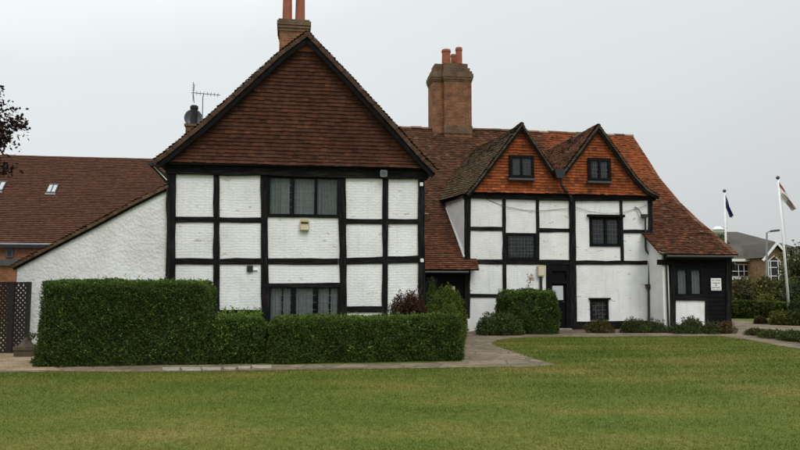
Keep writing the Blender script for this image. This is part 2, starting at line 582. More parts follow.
def mat_paving(name, c1, c2, scale=1.5):
    """irregular flagstones with joints"""
    m, n, l, b = new_mat(name)
    b.inputs['Roughness'].default_value = .85
    b.inputs['Specular IOR Level'].default_value = .25
    ge = n.new('ShaderNodeNewGeometry')
    vo = n.new('ShaderNodeTexVoronoi'); vo.inputs['Scale'].default_value = scale
    ve = n.new('ShaderNodeTexVoronoi'); ve.feature = 'DISTANCE_TO_EDGE'; ve.inputs['Scale'].default_value = scale
    l.new(ge.outputs['Position'], vo.inputs['Vector']); l.new(ge.outputs['Position'], ve.inputs['Vector'])
    sp = n.new('ShaderNodeSeparateXYZ'); l.new(vo.outputs['Color'], sp.inputs[0])
    rp = n.new('ShaderNodeValToRGB'); rp.color_ramp.elements[0].color = (*c1, 1); rp.color_ramp.elements[1].color = (*c2, 1)
    l.new(sp.outputs['X'], rp.inputs['Fac'])
    n2 = n.new('ShaderNodeTexNoise'); n2.inputs['Scale'].default_value = 5; n2.inputs['Detail'].default_value = 8; n2.inputs['Roughness'].default_value = .65
    l.new(ge.outputs['Position'], n2.inputs['Vector'])
    mr = n.new('ShaderNodeMapRange'); mr.inputs['From Min'].default_value = .3; mr.inputs['From Max'].default_value = .7
    mr.inputs['To Min'].default_value = .65; mr.inputs['To Max'].default_value = 1.25
    l.new(n2.outputs['Fac'], mr.inputs['Value'])
    sc = n.new('ShaderNodeVectorMath'); sc.operation = 'SCALE'
    l.new(rp.outputs['Color'], sc.inputs[0]); l.new(mr.outputs[0], sc.inputs['Scale'])
    j = n.new('ShaderNodeMapRange'); j.inputs['From Min'].default_value = .012; j.inputs['From Max'].default_value = .035
    l.new(ve.outputs['Distance'], j.inputs['Value'])
    mx = n.new('ShaderNodeMixRGB'); mx.inputs['Color1'].default_value = (.095, .085, .052, 1)
    l.new(j.outputs[0], mx.inputs['Fac']); l.new(sc.outputs[0], mx.inputs['Color2'])
    l.new(mx.outputs[0], b.inputs['Base Color'])
    bp = n.new('ShaderNodeBump'); bp.inputs['Strength'].default_value = .5; bp.inputs['Distance'].default_value = .02
    l.new(j.outputs[0], bp.inputs['Height']); l.new(bp.outputs['Normal'], b.inputs['Normal'])
    return m


def mat_gravel(name, c1, c2, scale=35.):
    m, n, l, b = new_mat(name)
    b.inputs['Roughness'].default_value = .95
    ge = n.new('ShaderNodeNewGeometry')
    vo = n.new('ShaderNodeTexVoronoi'); vo.inputs['Scale'].default_value = scale
    l.new(ge.outputs['Position'], vo.inputs['Vector'])
    sp = n.new('ShaderNodeSeparateXYZ'); l.new(vo.outputs['Color'], sp.inputs[0])
    n2 = n.new('ShaderNodeTexNoise'); n2.inputs['Scale'].default_value = 1.5; n2.inputs['Detail'].default_value = 8
    l.new(ge.outputs['Position'], n2.inputs['Vector'])
    ad = n.new('ShaderNodeMath'); ad.operation = 'MULTIPLY_ADD'; ad.inputs[1].default_value = .5
    l.new(sp.outputs['X'], ad.inputs[0]); 
    l.new(n2.outputs['Fac'], ad.inputs[2])
    rp = n.new('ShaderNodeValToRGB'); rp.color_ramp.elements[0].position = .4; rp.color_ramp.elements[1].position = 1.
    rp.color_ramp.elements[0].color = (*c1, 1); rp.color_ramp.elements[1].color = (*c2, 1)
    l.new(ad.outputs[0], rp.inputs['Fac']); l.new(rp.outputs['Color'], b.inputs['Base Color'])
    bp = n.new('ShaderNodeBump'); bp.inputs['Strength'].default_value = .8; bp.inputs['Distance'].default_value = .02
    l.new(vo.outputs['Distance'], bp.inputs['Height']); bp.invert = True
    l.new(bp.outputs['Normal'], b.inputs['Normal'])
    return m


M = {
    'timber_upright': mat_timber('black_upright_timber', (2.2, 2.2, .22)),
    'timber_level': mat_timber('black_level_timber', (.22, 2.2, 2.2)),
    'timber': mat_plain('black_timber', (.0085, .0085, .0092), rough=.8, spec=.07, var=.35, vscale=5, bump=.35, bscale=30),
    'boards': mat_plain('black_boarding', (.0075, .0075, .008), rough=.8, spec=.07, var=.3, vscale=4, bump=.3, bscale=25),
    'white': mat_painted_brick('white_painted_brick'),
    'plaster': mat_plain('white_plaster', (.77, .77, .745), rough=.85, spec=.2, var=.1, vscale=2.5, bump=.3, bscale=18),
    'roughcast': mat_roughcast('white_roughcast'),
    'tile': mat_tint('clay_tile', rough=.9, spec=.12, var=.2, vscale=5., bump=.4, spots=((.11, .085, .055), 7., .62, .25)),
    'tile_new': mat_tint('orange_clay_tile', rough=.88, spec=.12, var=.2, vscale=3., bump=.3, spots=((.13, .06, .04), 9., .62, .55)),
    'tile_moss': mat_tint('mossy_clay_tile', rough=.95, spec=.1, var=.3, vscale=8., bump=.5, spots=((.095, .09, .045), 6., .52, .5)),
    'underlay': mat_plain('roof_underside', (.03, .02, .016), rough=.9, var=.2),
    'lead': mat_plain('grey_lead', (.30, .31, .32), rough=.55, spec=.4, var=.2, vscale=8),
    'came': mat_plain('lead_came', (.085, .09, .095), rough=.6, var=.2),
    'came_light': mat_plain('pale_lead_came', (.095, .10, .105), rough=.6, var=.2),
    'glass': mat_glass('old_glass', tint=(.8, .84, .83), clear=.72),
    'glass_dark': mat_glass('dark_old_glass', tint=(.35, .38, .38), clear=.35),
    'room': mat_plain('room_shade_black', (.012, .012, .012), rough=.9, var=.1),  # near-black, the shade of an unlit room put into the colour
    'curtain': mat_plain('pale_curtain', (.46, .48, .47), rough=.9, var=.12, vscale=10),
    'curtain_green': mat_plain('green_blind', (.36, .39, .355), rough=.9, var=.25, vscale=7),
    'brick': mat_brick('old_red_brick', (.27, .098, .042), (.13, .054, .028), (.21, .16, .105), stain=(.165, .080, .038)),
    'brick_cap': mat_brick('weathered_brick', (.16, .085, .05), (.10, .058, .038), (.16, .135, .09), stain=(.115, .10, .05)),
    'brick_far': mat_brick('far_brick', (.27, .105, .05), (.21, .075, .04), (.22, .15, .10), bump=.3),
    'brick_buff': mat_brick('buff_brick', (.26, .15, .075), (.21, .12, .06), (.25, .18, .12), bump=.2),
    'pot': mat_plain('terracotta', (.27, .085, .045), rough=.8, var=.25, vscale=5),
    'iron': mat_plain('black_iron', (.012, .012, .013), rough=.45, spec=.5, var=.2),
    'soot': mat_plain('sooty_clay', (.022, .02, .021), rough=.8, var=.3),
    'grey_metal': mat_plain('grey_metal', (.22, .225, .23), rough=.5, spec=.5, var=.15),
    'dark_metal': mat_plain('dark_metal', (.06, .06, .065), rough=.5, spec=.5, var=.15),
    'white_paint': mat_plain('white_paint', (.78, .78, .76), rough=.4, var=.06),
    'cream': mat_plain('cream_plastic', (.50, .42, .22), rough=.5, var=.12, vscale=14),
    'cream_pale': mat_plain('pale_plastic', (.60, .56, .44), rough=.5, var=.1),
    'paper': mat_plain('cream_paper', (.60, .52, .33), rough=.8, var=.08),
    'ink': mat_plain('dark_ink', (.03, .03, .035), rough=.7, var=.1),
    'lattice': mat_plain('brown_stained_wood', (.019, .015, .0125), rough=.75, var=.35, vscale=9),
    'stone': mat_plain('old_stone', (.085, .066, .046), rough=.9, var=.35, vscale=7, bump=.5, bscale=25),
    'pale_stone': mat_plain('pale_stone', (.26, .235, .18), rough=.9, var=.4, vscale=4, bump=.4, bscale=25),
    'bark': mat_plain('bark', (.06, .045, .032), rough=.9, var=.35, vscale=8, bump=.6, bscale=25),
    'stem': mat_plain('stem', (.055, .045, .022), rough=.9, var=.3),
    'leaf': mat_tint('leaf', rough=.7, spec=.14, var=.18, vscale=4., trans=.22),
    'leaf_far': mat_tint('far_leaf', rough=.7, spec=.2, var=.2, vscale=1.5, trans=.15),
    'hedge_core': mat_plain('twiggy_core', (.018, .026, .009), rough=1., var=.3),
    'lawn': mat_lawn('lawn'),
    'grass': mat_lawn('grass_blades', True),
    'paving': mat_paving('flagstones', (.115, .090, .060), (.215, .170, .115), 1.9),
    'gravel': mat_gravel('gravel', (.14, .10, .05), (.40, .30, .18)),
    'soil': mat_gravel('soil', (.055, .038, .024), (.15, .105, .065), 18.),
    'asphalt': mat_gravel('asphalt_path', (.15, .125, .095), (.26, .22, .175), 14.),
    'slate': mat_plain('grey_slate', (.074, .067, .055), rough=.85, spec=.2, var=.3, vscale=.7, bump=.3, bscale=6, bdist=.05),
    'flag_blue': mat_plain('blue_cloth', (.020, .026, .085), rough=.8, var=.2, vscale=8),
    'flag_white': mat_tint('flag_cloth', rough=.8, var=.08, vscale=6),
}

# ------------------------------------------------------------------ tiles
def smooth_noise(x, y, k=0):
    return (np.sin(x * 1.7 + 1.3 * k) * np.cos(y * 2.1 + .7 * k) + np.sin(x * .63 - y * .9 + 2 * k) + .6 * np.sin(x * 3.9 + y * 3.1 + k)) / 2.6


def tile_patch(name, rows, colour, mat, parent, off, gauge_lift=.031, tile_w=.165, up_hint=None):
    """rows: list of (L, R) end points from the eave up; one course of separate plain tiles per row.
    Every tile gets its own tilt and its own clay colour."""
    V, C = [], []
    sheet = MB()
    for i in range(len(rows) - 1):
        L, Rr = np.array(rows[i][0], float), np.array(rows[i][1], float)
        L2, R2 = np.array(rows[i + 1][0], float), np.array(rows[i + 1][1], float)
        d = Rr - L
        ln = np.linalg.norm(d)
        if ln < .03:
            continue
        w = d / ln
        mid_up = (L2 + R2) / 2 - (L + Rr) / 2
        up0 = mid_up - w * mid_up.dot(w)
        nrm = np.cross(w, up0); nrm /= np.linalg.norm(nrm) + 1e-9
        d2 = R2 - L2
        ln2 = max(np.linalg.norm(d2), 1e-6)
        s2L = (L2 - L).dot(w); s2R = (R2 - L).dot(w)
        sheet.quad(L - nrm * .012, Rr - nrm * .012, R2 - nrm * .012, L2 - nrm * .012)
        start = -random.random() * .02 - (tile_w / 2 if i % 2 else 0)
        nt = int((ln - start) / tile_w) + 1
        edges = start + np.arange(nt + 1) * tile_w + RNG.normal(0, .003, nt + 1)
        a = np.clip(edges[:-1] + .0025, 0, ln); b = np.clip(edges[1:] - .0025, 0, ln)
        keep = (b - a) > .02
        a, b = a[keep], b[keep]
        k = len(a)
        if not k:
            continue
        sag = RNG.normal(0, .006, k)                       # tiles are hung unevenly
        lift = gauge_lift + np.abs(RNG.normal(0, .005, k))
        tilt = RNG.normal(0, .004, k)

        def P(s):
            return L + s[:, None] * w

        def P2(s):
            s = np.clip(s, min(s2L, s2R), max(s2L, s2R))
            f = (s - s2L) / (s2R - s2L) if abs(s2R - s2L) > 1e-6 else np.zeros_like(s)
            return L2 + f[:, None] * d2
        upn = up0 / (np.linalg.norm(up0) + 1e-9)
        bl = P(a) + nrm * (lift + tilt)[:, None] + upn * sag[:, None]
        brr = P(b) + nrm * (lift - tilt)[:, None] + upn * sag[:, None]
        tl = P2(a) + nrm * .004 + upn * .012
        tr = P2(b) + nrm * .004 + upn * .012
        wave = [nrm * (.020 * (1 + np.clip(smooth_noise(q[:, 0] * .9 + q[:, 1] * .6, q[:, 2] * .9, 11), -1, 1)))[:, None] for q in (bl, brr, tl, tr)]
        bl, brr, tl, tr = bl + wave[0], brr + wave[1], tl + wave[2], tr + wave[3]
        bl0 = bl - nrm * .013
        br0 = brr - nrm * .013
        tops = np.stack([bl, brr, tr, tl], 1).reshape(-1, 3)
        fronts = np.stack([bl0, br0, brr, bl], 1).reshape(-1, 3)
        V.append(tops); V.append(fronts)
        cen = (bl + tr) / 2
        c = colour(cen, i / max(1, len(rows) - 1), k)
        C.append(np.repeat(c, 4, 0)); C.append(np.repeat(c * .8, 4, 0))  # front edges darkened: shade along the courses put into the tint
    V = np.concatenate(V) - np.array(off)
    C = np.clip(np.concatenate(C), .004, 1)
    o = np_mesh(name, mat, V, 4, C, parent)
    s = sheet.build('roof_underside', M['underlay'], o, off)
    return o


def mixc(base, alts, k, vari):
    """random clay colours: base with occasional odd tiles"""
    c = np.tile(np.array(base, float), (k, 1))
    r = RNG.random(k)
    acc = 0
    for p, col in alts:
        sel = (r >= acc) & (r < acc + p)
        c[sel] = col
        acc += p
    c *= np.clip(RNG.normal(1, vari, k), .5, 1.6)[:, None]
    return c


def col_gable_dark(p, t, k):
    c = mixc((.070, .0300, .0185), [(.14, (.088, .032, .018)), (.10, (.054, .024, .016)), (.03, (.10, .039, .021))], k, .10)
    return c * (1 + .14 * smooth_noise(p[:, 0], p[:, 2], 1))[:, None]


def col_orange(p, t, k):
    c = mixc((.245, .064, .022), [(.16, (.19, .052, .020)), (.09, (.11, .042, .023)), (.10, (.28, .080, .028))], k, .12)
    return c * (1 + .12 * smooth_noise(p[:, 0] * 1.4, p[:, 2] * 2, 2))[:, None]


def col_main_left(p, t, k):
    c = mixc((.088, .043, .026), [(.2, (.070, .035, .021)), (.14, (.135, .052, .026)), (.02, (.13, .09, .06))], k, .2)
    s = smooth_noise(p[:, 0] * .9, p[:, 2] * 1.2, 3)
    low = np.clip((4.6 - p[:, 2]) / 2.2, 0, 1)[:, None]       # the lower courses were relaid with redder tiles
    c = c * (1 - low * .5) + low * .5 * mixc((.145, .047, .022), [(.3, (.10, .038, .021)), (.15, (.17, .062, .03))], k, .2)
    return c * (1 + .16 * s)[:, None]


def col_moss(p, t, k):
    c = mixc((.098, .062, .037), [(.22, (.082, .070, .037)), (.2, (.105, .058, .035)), (.05, (.115, .095, .065))], k, .14)
    return c * (1 + .15 * smooth_noise(p[:, 1] * 1.5, p[:, 2] * 1.8, 4))[:, None]


def col_valley(p, t, k):
    c = mixc((.165, .066, .032), [(.25, (.10, .055, .033)), (.15, (.20, .072, .03)), (.05, (.12, .09, .06))], k, .2)
    return c * (1 + .15 * smooth_noise(p[:, 1] * 1.5, p[:, 2] * 1.8, 5))[:, None]


def col_main_right(p, t, k):
    new = mixc((.26, .073, .024), [(.2, (.20, .060, .023)), (.10, (.13, .048, .025))], k, .13)
    old = mixc((.108, .044, .023), [(.25, (.15, .052, .025)), (.18, (.070, .035, .021)), (.04, (.16, .115, .075))], k, .22)
    f = np.clip((p[:, 2] - 4.3) / 2.4 + .35 * smooth_noise(p[:, 0] * 1.3, p[:, 2] * 1.5, 6) + .12 * RNG.normal(0, 1, k), 0, 1)[:, None]
    f = f * np.clip((p[:, 0] - 11.0) / .5, 0.12, 1)[:, None]        # only the east end was re-tiled
    return new * f + old * (1 - f)


def col_far_roof(p, t, k):
    c = mixc((.092, .041, .026), [(.3, (.082, .038, .025)), (.1, (.104, .046, .028))], k, .08)
    return c * (1 + .08 * smooth_noise(p[:, 0] * .5, p[:, 2], 7))[:, None]


def polyline_rows(poly, gauge):
    """points evenly spaced by gauge along a polyline of (a,b)"""
    poly = [np.array(p, float) for p in poly]
    seg = [np.linalg.norm(poly[i + 1] - poly[i]) for i in range(len(poly) - 1)]
    total = sum(seg)
    n = max(2, int(round(total / gauge)))
    out = []
    for i in range(n + 1):
        s = total * i / n
        for j, q in enumerate(seg):
            if s <= q + 1e-9 or j == len(seg) - 1:
                out.append(poly[j] + (poly[j + 1] - poly[j]) * min(1, s / q))
                break
            s -= q
    return out


def offset_poly(poly, d):
    """polyline in (u,z) shifted to its left side by d"""
    poly = [np.array(p, float) for p in poly]
    out = []
    for i, p in enumerate(poly):
        t = poly[min(i + 1, len(poly) - 1)] - poly[max(i - 1, 0)]
        t /= np.linalg.norm(t)
        out.append(p + d * np.array([-t[1], t[0]]))
    return out


GAUGE = .102
# ================================================================== THE HOUSE
HO = (4.0, 22.0, 0.0)               # site coordinates of the house's base point
house = thing('timber_framed_house', 'old black and white timber framed house with steep red clay tile roofs', 'house', to_world(HO), YAW)


def hp(mb, name, mat, parent=None, smooth=False):
    return mb.build(name, mat, parent or house, HO, smooth)


VL, VR, VO = 18.70, 24.27, 23.22     # depth of the left wing's front, the right wing's front, the outshot's front


def jitter_line(p, q, n, amp):
    p, q = np.array(p, float), np.array(q, float)
    out = []
    t = (q - p) / (np.linalg.norm(q - p) + 1e-9)
    nn = np.array([-t[1], t[0]])
    for i in range(n + 1):
        f = i / n
        a = 0 if i in (0, n) else random.gauss(0, amp)
        out.append(tuple(p + (q - p) * f + nn * a))
    return out


def beam(name, V, corners, proud=.035, depth=.10, amp=.007, mat='timber_level'):
    """hand-hewn timber: four corner points in elevation (tl, tr, br, bl), wavy long edges"""
    c = [np.array(onV(x, y, V)) for x, y in corners]
    vert = abs(c[0][1] - c[3][1]) > abs(c[0][0] - c[1][0])
    if vert:
        n = max(2, int(abs(c[0][1] - c[3][1]) / .38))
        out = jitter_line(c[0], c[3], n, amp) + jitter_line(c[2], c[1], n, amp)
    else:
        n = max(2, int(abs(c[0][0] - c[1][0]) / .38))
        out = jitter_line(c[0], c[1], n, amp) + jitter_line(c[2], c[3], n, amp)
    pr = proud + random.uniform(-.006, .006)
    mb = MB().prism(out, V - pr, V + depth)
    return hp(mb, name, M[mat])


def post(V, xt0, xt1, yt, xb0, xb1, yb, **k):
    return beam('timber_post', V, [(xt0, yt), (xt1, yt), (xb1, yb), (xb0, yb)], proud=k.pop('proud', .04), mat='timber_upright', **k)


def rail(V, xl, yl0, yl1, xr, yr0, yr1, **k):
    return beam('timber_rail', V, [(xl, yl0), (xr, yr0), (xr, yr1), (xl, yl1)], proud=k.pop('proud', .032), mat='timber_level', **k)


def panel(V, rects, mat='white', name='infill_panel', thick=.12):
    mb = MB()
    for x0, y0, x1, y1 in rects:
        c = [onV(x, y, V) for x, y in ((x0, y0), (x1, y0), (x1, y1), (x0, y1))]
        mb.prism([(p[0], p[1]) for p in c], V + random.uniform(-.004, .004), V + thick)
    return hp(mb, name, M[mat])


def curtain_mesh(u0, u1, z0, z1, v, amp=.018, waves=9):
    mb = MB()
    n = 40
    pts = [(u0 + (u1 - u0) * i / n, v + amp * math.sin(waves * 2 * math.pi * i / n) + random.uniform(-.003, .003)) for i in range(n + 1)]
    for i in range(n):
        a, b = pts[i], pts[i + 1]
        mb.quad((a[0], a[1], z0), (b[0], b[1], z0), (b[0], b[1], z1), (a[0], a[1], z1))
    return mb


def window(V, outer, lights, cols=0, rows=0, diamond=False, glass='glass', curtains=(), came='came', frame_mat='timber', recess=.0, shallow=False):
    """leaded casement: frame with its panes, lead cames, curtains and black backing for the unlit room as sub-parts"""
    x0, y0, x1, y1 = outer
    V = V + recess
    fr = MB()
    O = [onV(x, y, V) for x, y in ((x0, y0), (x1, y0), (x1, y1), (x0, y1))]
    U0, U1, Z1, Z0 = O[0][0], O[1][0], (O[0][1] + O[1][1]) / 2, (O[2][1] + O[3][1]) / 2
    Ls = []
    for lx0, ly0, lx1, ly1 in lights:
        a, b = onV(lx0, ly0, V), onV(lx1, ly1, V)
        Ls.append((a[0], b[0], b[1], a[1]))
    zb = max(q[2] for q in Ls); zt = min(q[3] for q in Ls)
    vf, vb = V - .028, V + .06
    fr.box(U0, U1, vf, vb, zt, Z1)
    fr.box(U0, U1, vf - .012, vb, Z0, zb)
    e = [U0] + [q for L in Ls for q in (L[0], L[1])] + [U1]
    for i in range(0, len(e), 2):
        if e[i + 1] - e[i] > .004:
            fr.box(e[i], e[i + 1], vf + .002, vb, zb, zt)
    f = hp(fr, 'window', M[frame_mat])
    for (a, b, _, _) in Ls:
        pn = MB()
        # small panes lie at slightly different angles
        nc, nr = max(cols, 1), max(rows, 1)
        for i in range(nc):
            for j in range(nr):
                ua, ub = a + (b - a) * i / nc, a + (b - a) * (i + 1) / nc
                za, zb2 = zb + (zt - zb) * j / nr, zb + (zt - zb) * (j + 1) / nr
                d = [random.uniform(-.0035, .0035) for _ in range(4)]
                g = V + .022
                pn.quad((ua, g + d[0], za), (ub, g + d[1], za), (ub, g + d[2], zb2), (ua, g + d[3], zb2))
        hp(pn, 'pane', M[glass], f)
        if cols or diamond:
            lc = MB()
            wd = .005 if diamond else .0065
            if diamond:
                n = 7
                w_, h_ = b - a, zt - zb
                st = w_ / 3.0
                k = -int(h_ / st) - 1
                while k * st < w_:
                    for sgn in (1, -1):
                        # clip a 50 degree line to the light
                        ox = a + k * st if sgn > 0 else b - k * st
                        t0 = max(0.0, (a - ox) * sgn if sgn > 0 else (ox - b))
                        t1 = min(h_, (b - ox) if sgn > 0 else (ox - a))
                        if t1 - t0 > .02:
                            p, q = np.array([ox + sgn * t0, zb + t0]), np.array([ox + sgn * t1, zb + t1])
                            c = (p + q) / 2; d = (q - p) / 2
                            nrm = np.array([-d[1], d[0]]) / (np.linalg.norm(d) + 1e-9) * wd
                            lc.obox((c[0], V + .014, c[1]), (d[0], 0, d[1]), (0, .005, 0), (nrm[0], 0, nrm[1]))
                    k += 1
            else:
                for i in range(1, cols):
                    u = a + (b - a) * i / cols + random.uniform(-.003, .003)
                    lc.box(u - wd, u + wd, V + .008, V + .018, zb, zt)
                for j in range(1, rows):
                    z = zb + (zt - zb) * j / rows + random.uniform(-.003, .003)
                    lc.box(a, b, V + .009, V + .0175, z - wd, z + wd)
            hp(lc, 'leaded_grid', M[came], f)
    for kind, cx0, cx1 in curtains:
        a, b = onV(cx0, y0, V)[0], onV(cx1, y0, V)[0]
        hp(curtain_mesh(a, b, zb - .005, zt + .005, V + (.033 if shallow else .085), amp=(.004 if shallow else .018), waves=max(2, int((b - a) / .09))), 'curtain', M[kind], f, smooth=True)
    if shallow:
        hp(MB().box(U0 + .01, U1 - .01, V + .042, V + .05, Z0 + .01, Z1 - .01), 'shade_backing', M['room'], f)  # added black board close behind the glass, painted as room shade
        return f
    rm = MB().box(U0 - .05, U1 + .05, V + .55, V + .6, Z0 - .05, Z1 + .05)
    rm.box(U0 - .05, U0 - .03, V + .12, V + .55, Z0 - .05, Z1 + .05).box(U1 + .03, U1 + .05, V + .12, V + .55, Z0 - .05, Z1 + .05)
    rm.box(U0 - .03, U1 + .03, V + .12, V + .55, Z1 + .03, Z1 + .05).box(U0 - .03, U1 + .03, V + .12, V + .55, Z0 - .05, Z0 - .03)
    hp(rm, 'shade_backing', M['room'], f)  # added black box behind the window, its colour stands for room shade
    return f


# ------------------------------------------------------------------ left wing, front
# white infill
panel(VL, [(171, 172, 216.5, 219.7)]); panel(VL, [(216.5, 172, 264, 220)])
panel(VL, [(171, 219.7, 216.5, 261.3)]); panel(VL, [(216.5, 220, 264, 261.3)])
panel(VL, [(171, 261.3, 216.5, 356)]); panel(VL, [(216.5, 261.3, 265, 313)]); panel(VL, [(216.5, 313, 265, 356)])
panel(VL, [(264, 216.5, 343.5, 261.5)]); panel(VL, [(265, 261.5, 343.5, 286)]); panel(VL, [(265, 334, 343.5, 356)])
panel(VL, [(342.5, 176, 385.5, 221.5)]); panel(VL, [(385.5, 176, 421, 221.5)])
panel(VL, [(343.5, 221.5, 385.5, 260.8)]); panel(VL, [(385.5, 221.5, 421, 259)])
panel(VL, [(344.5, 260.8, 384.5, 310)]); panel(VL, [(344.5, 310, 384.5, 356)]); panel(VL, [(384.5, 259, 421, 356)])
# frame
post(VL, 167.2, 176, 162, 165.6, 175.2, 357, proud=.06)
post(VL, 213.7, 219.3, 172, 213.3, 220.2, 357)
post(VL, 260.7, 266.7, 172, 261.6, 270.2, 357)
post(VL, 338, 345.7, 175, 341.5, 347.3, 357)
post(VL, 382.7, 388.3, 175, 381.6, 387.4, 357)
post(VL, 417.7, 424, 176, 418.3, 425.5, 357, proud=.06)
beam('eave_beam', VL, [(166, 163), (427, 168), (427, 180), (166, 174)], proud=.09, depth=.12)
rail(VL, 175, 216.7, 222.7, 261, 217.4, 222.8)
rail(VL, 345, 218.7, 224, 418, 219, 224)
rail(VL, 175, 258.3, 264.3, 338, 258.4, 264.4)
rail(VL, 338.5, 258.4, 264.4, 418, 255.4, 262.8)
rail(VL, 176, 310.5, 316.5, 262, 310, 316)
rail(VL, 346.5, 306.4, 312.6, 382.5, 306.2, 312.2)
rail(VL, 262, 283.4, 287.6, 342, 282.6, 287, proud=.045)
# windows
window(VL, (266, 174.5, 339, 217.5),
       [(270.5, 177.8, 291.8, 214.8), (294.8, 177.8, 314.4, 214.8), (317.6, 177.8, 337.2, 214.8)], 4, 5,
       curtains=[('curtain_green', 270, 281), ('curtain', 281.5, 290), ('curtain', 294.5, 315), ('curtain', 317.5, 322), ('curtain_green', 323, 338)])
window(VL, (268, 286, 342, 335),
       [(271, 288, 291.4, 332), (295.2, 288, 316, 332), (318.5, 288, 338, 332)], 4, 6,
       curtains=[('curtain', 270.5, 281), ('curtain', 283.5, 291), ('curtain', 296.5, 313), ('curtain', 318.5, 329), ('curtain', 331, 338)], glass='glass')

# ------------------------------------------------------------------ left wing, gable and roof
VG = 18.40                           # plane of the barge boards
left_px = [(307, 32), (278, 53.2), (240, 88), (200, 124), (180, 140), (166, 151.5), (153, 160.5)]
right_px = [(308, 32), (353, 79), (397, 127), (415, 147.5), (425, 158.5), (438, 171.5)]
gl = [onV(x, y, VG) for x, y in left_px]          # apex -> eave
gr = [onV(x, y, VG) for x, y in right_px]


def edge_at(poly, z):
    for i in range(len(poly) - 1):
        (u0, z0), (u1, z1) = poly[i], poly[i + 1]
        if z1 <= z <= z0:
            return u0 + (u1 - u0) * (z0 - z) / (z0 - z1)
    return poly[0][0] if z > poly[0][1] else poly[-1][0]


zb = onV(300, 166.5, 18.6)[1]
zt = gl[0][1] - .50
n = int((zt - zb) / GAUGE)
rows = []
for i in range(n + 1):
    z = zb + (zt - zb) * i / n
    v = 18.62 - .10 * max(0, 1 - i / 4.0) ** 2          # bell-cast at the foot
    ul, ur = edge_at(gl, min(z + .05, gl[0][1])) + .10, edge_at(gr, min(z + .05, gr[0][1])) - .10
    rows.append(((ul, v, z), (max(ur, ul + .02), v, z)))
tile_patch('gable_tiling', rows, col_gable_dark, M['tile'], house, HO)
# small plastered top of the gable
mb = MB().prism([(gl[0][0] - .36, gl[0][1] - .48), (gl[0][0] + .36, gl[0][1] - .48), (gl[0][0], gl[0][1] - .1)], 18.56, 18.6)
hp(mb, 'gable_peak', M['pot'])
# lead drip under the tiling
mb = MB(); a, b = onV(166, 163.6, 18.5), onV(427, 168.4, 18.5)
mb.obox(((a[0] + b[0]) / 2, 18.545, (a[1] + b[1]) / 2), ((b[0] - a[0]) / 2, 0, (b[1] - a[1]) / 2), (0, .05, 0), (0, 0, .012))
hp(mb, 'drip_mould', M['timber'])


def verge(poly, V, board_w, sgn, tile_col, back, n_extra=.05, gap=.0):
    """barge board below a verge line and the edge of the tile courses above it; poly runs apex -> eave.
    sgn = +1 when the inside lies to the left of the direction of travel"""
    poly = offset_poly(poly, sgn * n_extra)
    inner = offset_poly(poly, sgn * board_w)
    top = offset_poly(poly, sgn * gap)
    mb = MB()
    for i in range(len(poly) - 1):
        mb.prism([tuple(top[i]), tuple(top[i + 1]), tuple(inner[i + 1]), tuple(inner[i])], V, V + .04)
    hp(mb, 'barge_board', M['timber'])
    pts = polyline_rows(poly, .10)
    tv = []
    for i in range(len(pts) - 1):
        p, q = pts[i], pts[i + 1]
        t = (q - p) / np.linalg.norm(q - p)
        nn = np.array([-t[1], t[0]]) * -sgn
        lo, hi = .0, n_extra + random.uniform(-.008, .012)
        ve = V - .035 + random.uniform(-.012, .012)
        a, b = p + nn * lo, q + nn * lo
        c, d = q + nn * (hi + .012), p + nn * (hi - .012)
        tv.append([(a, ve), (b, ve), (c, ve), (d, ve), back])
    V_, C_ = [], []
    for a, b, c, d, bk in tv:
        P = lambda q, v: (q[0], v, q[1])
        v0 = a[1]
        for f in ([P(a[0], v0), P(b[0], v0), P(c[0], v0), P(d[0], v0)],
                  [P(d[0], v0), P(c[0], v0), P(c[0], bk), P(d[0], bk)],
                  [P(a[0], v0), P(b[0], v0), P(b[0], bk), P(a[0], bk)]):
            V_ += f
            col = np.array(tile_col) * random.uniform(.7, 1.3)
            C_ += [col] * 4
    np_mesh('verge_tiles', M['tile'], np.array(V_) - np.array(HO), 4, np.array(C_), house)


verge(gl, VG, .13, 1, (.080, .047, .030), VG + .35, n_extra=.105)
verge(gr, VG, .13, -1, (.080, .047, .030), VG + .35, n_extra=.105)

# roof slopes of the left wing, running back to the main range
pl = polyline_rows([p for p in reversed(gl)], GAUGE)
rows = [((p[0], 27.0, p[1] + .02), (p[0], VG + .02, p[1] + .02)) for p in pl]
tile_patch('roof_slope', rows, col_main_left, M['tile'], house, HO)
pr_ = polyline_rows([p for p in reversed(gr)], GAUGE)
rows = []
for p in pr_:
    vb = min(30.0, 24.0 + max(0., p[1] - 2.2) / 1.04)
    rows.append(((p[0], VG + .02, p[1] + .02), (p[0], vb, p[1] + .02)))
tile_patch('roof_slope', rows, col_main_left, M['tile'], house, HO)


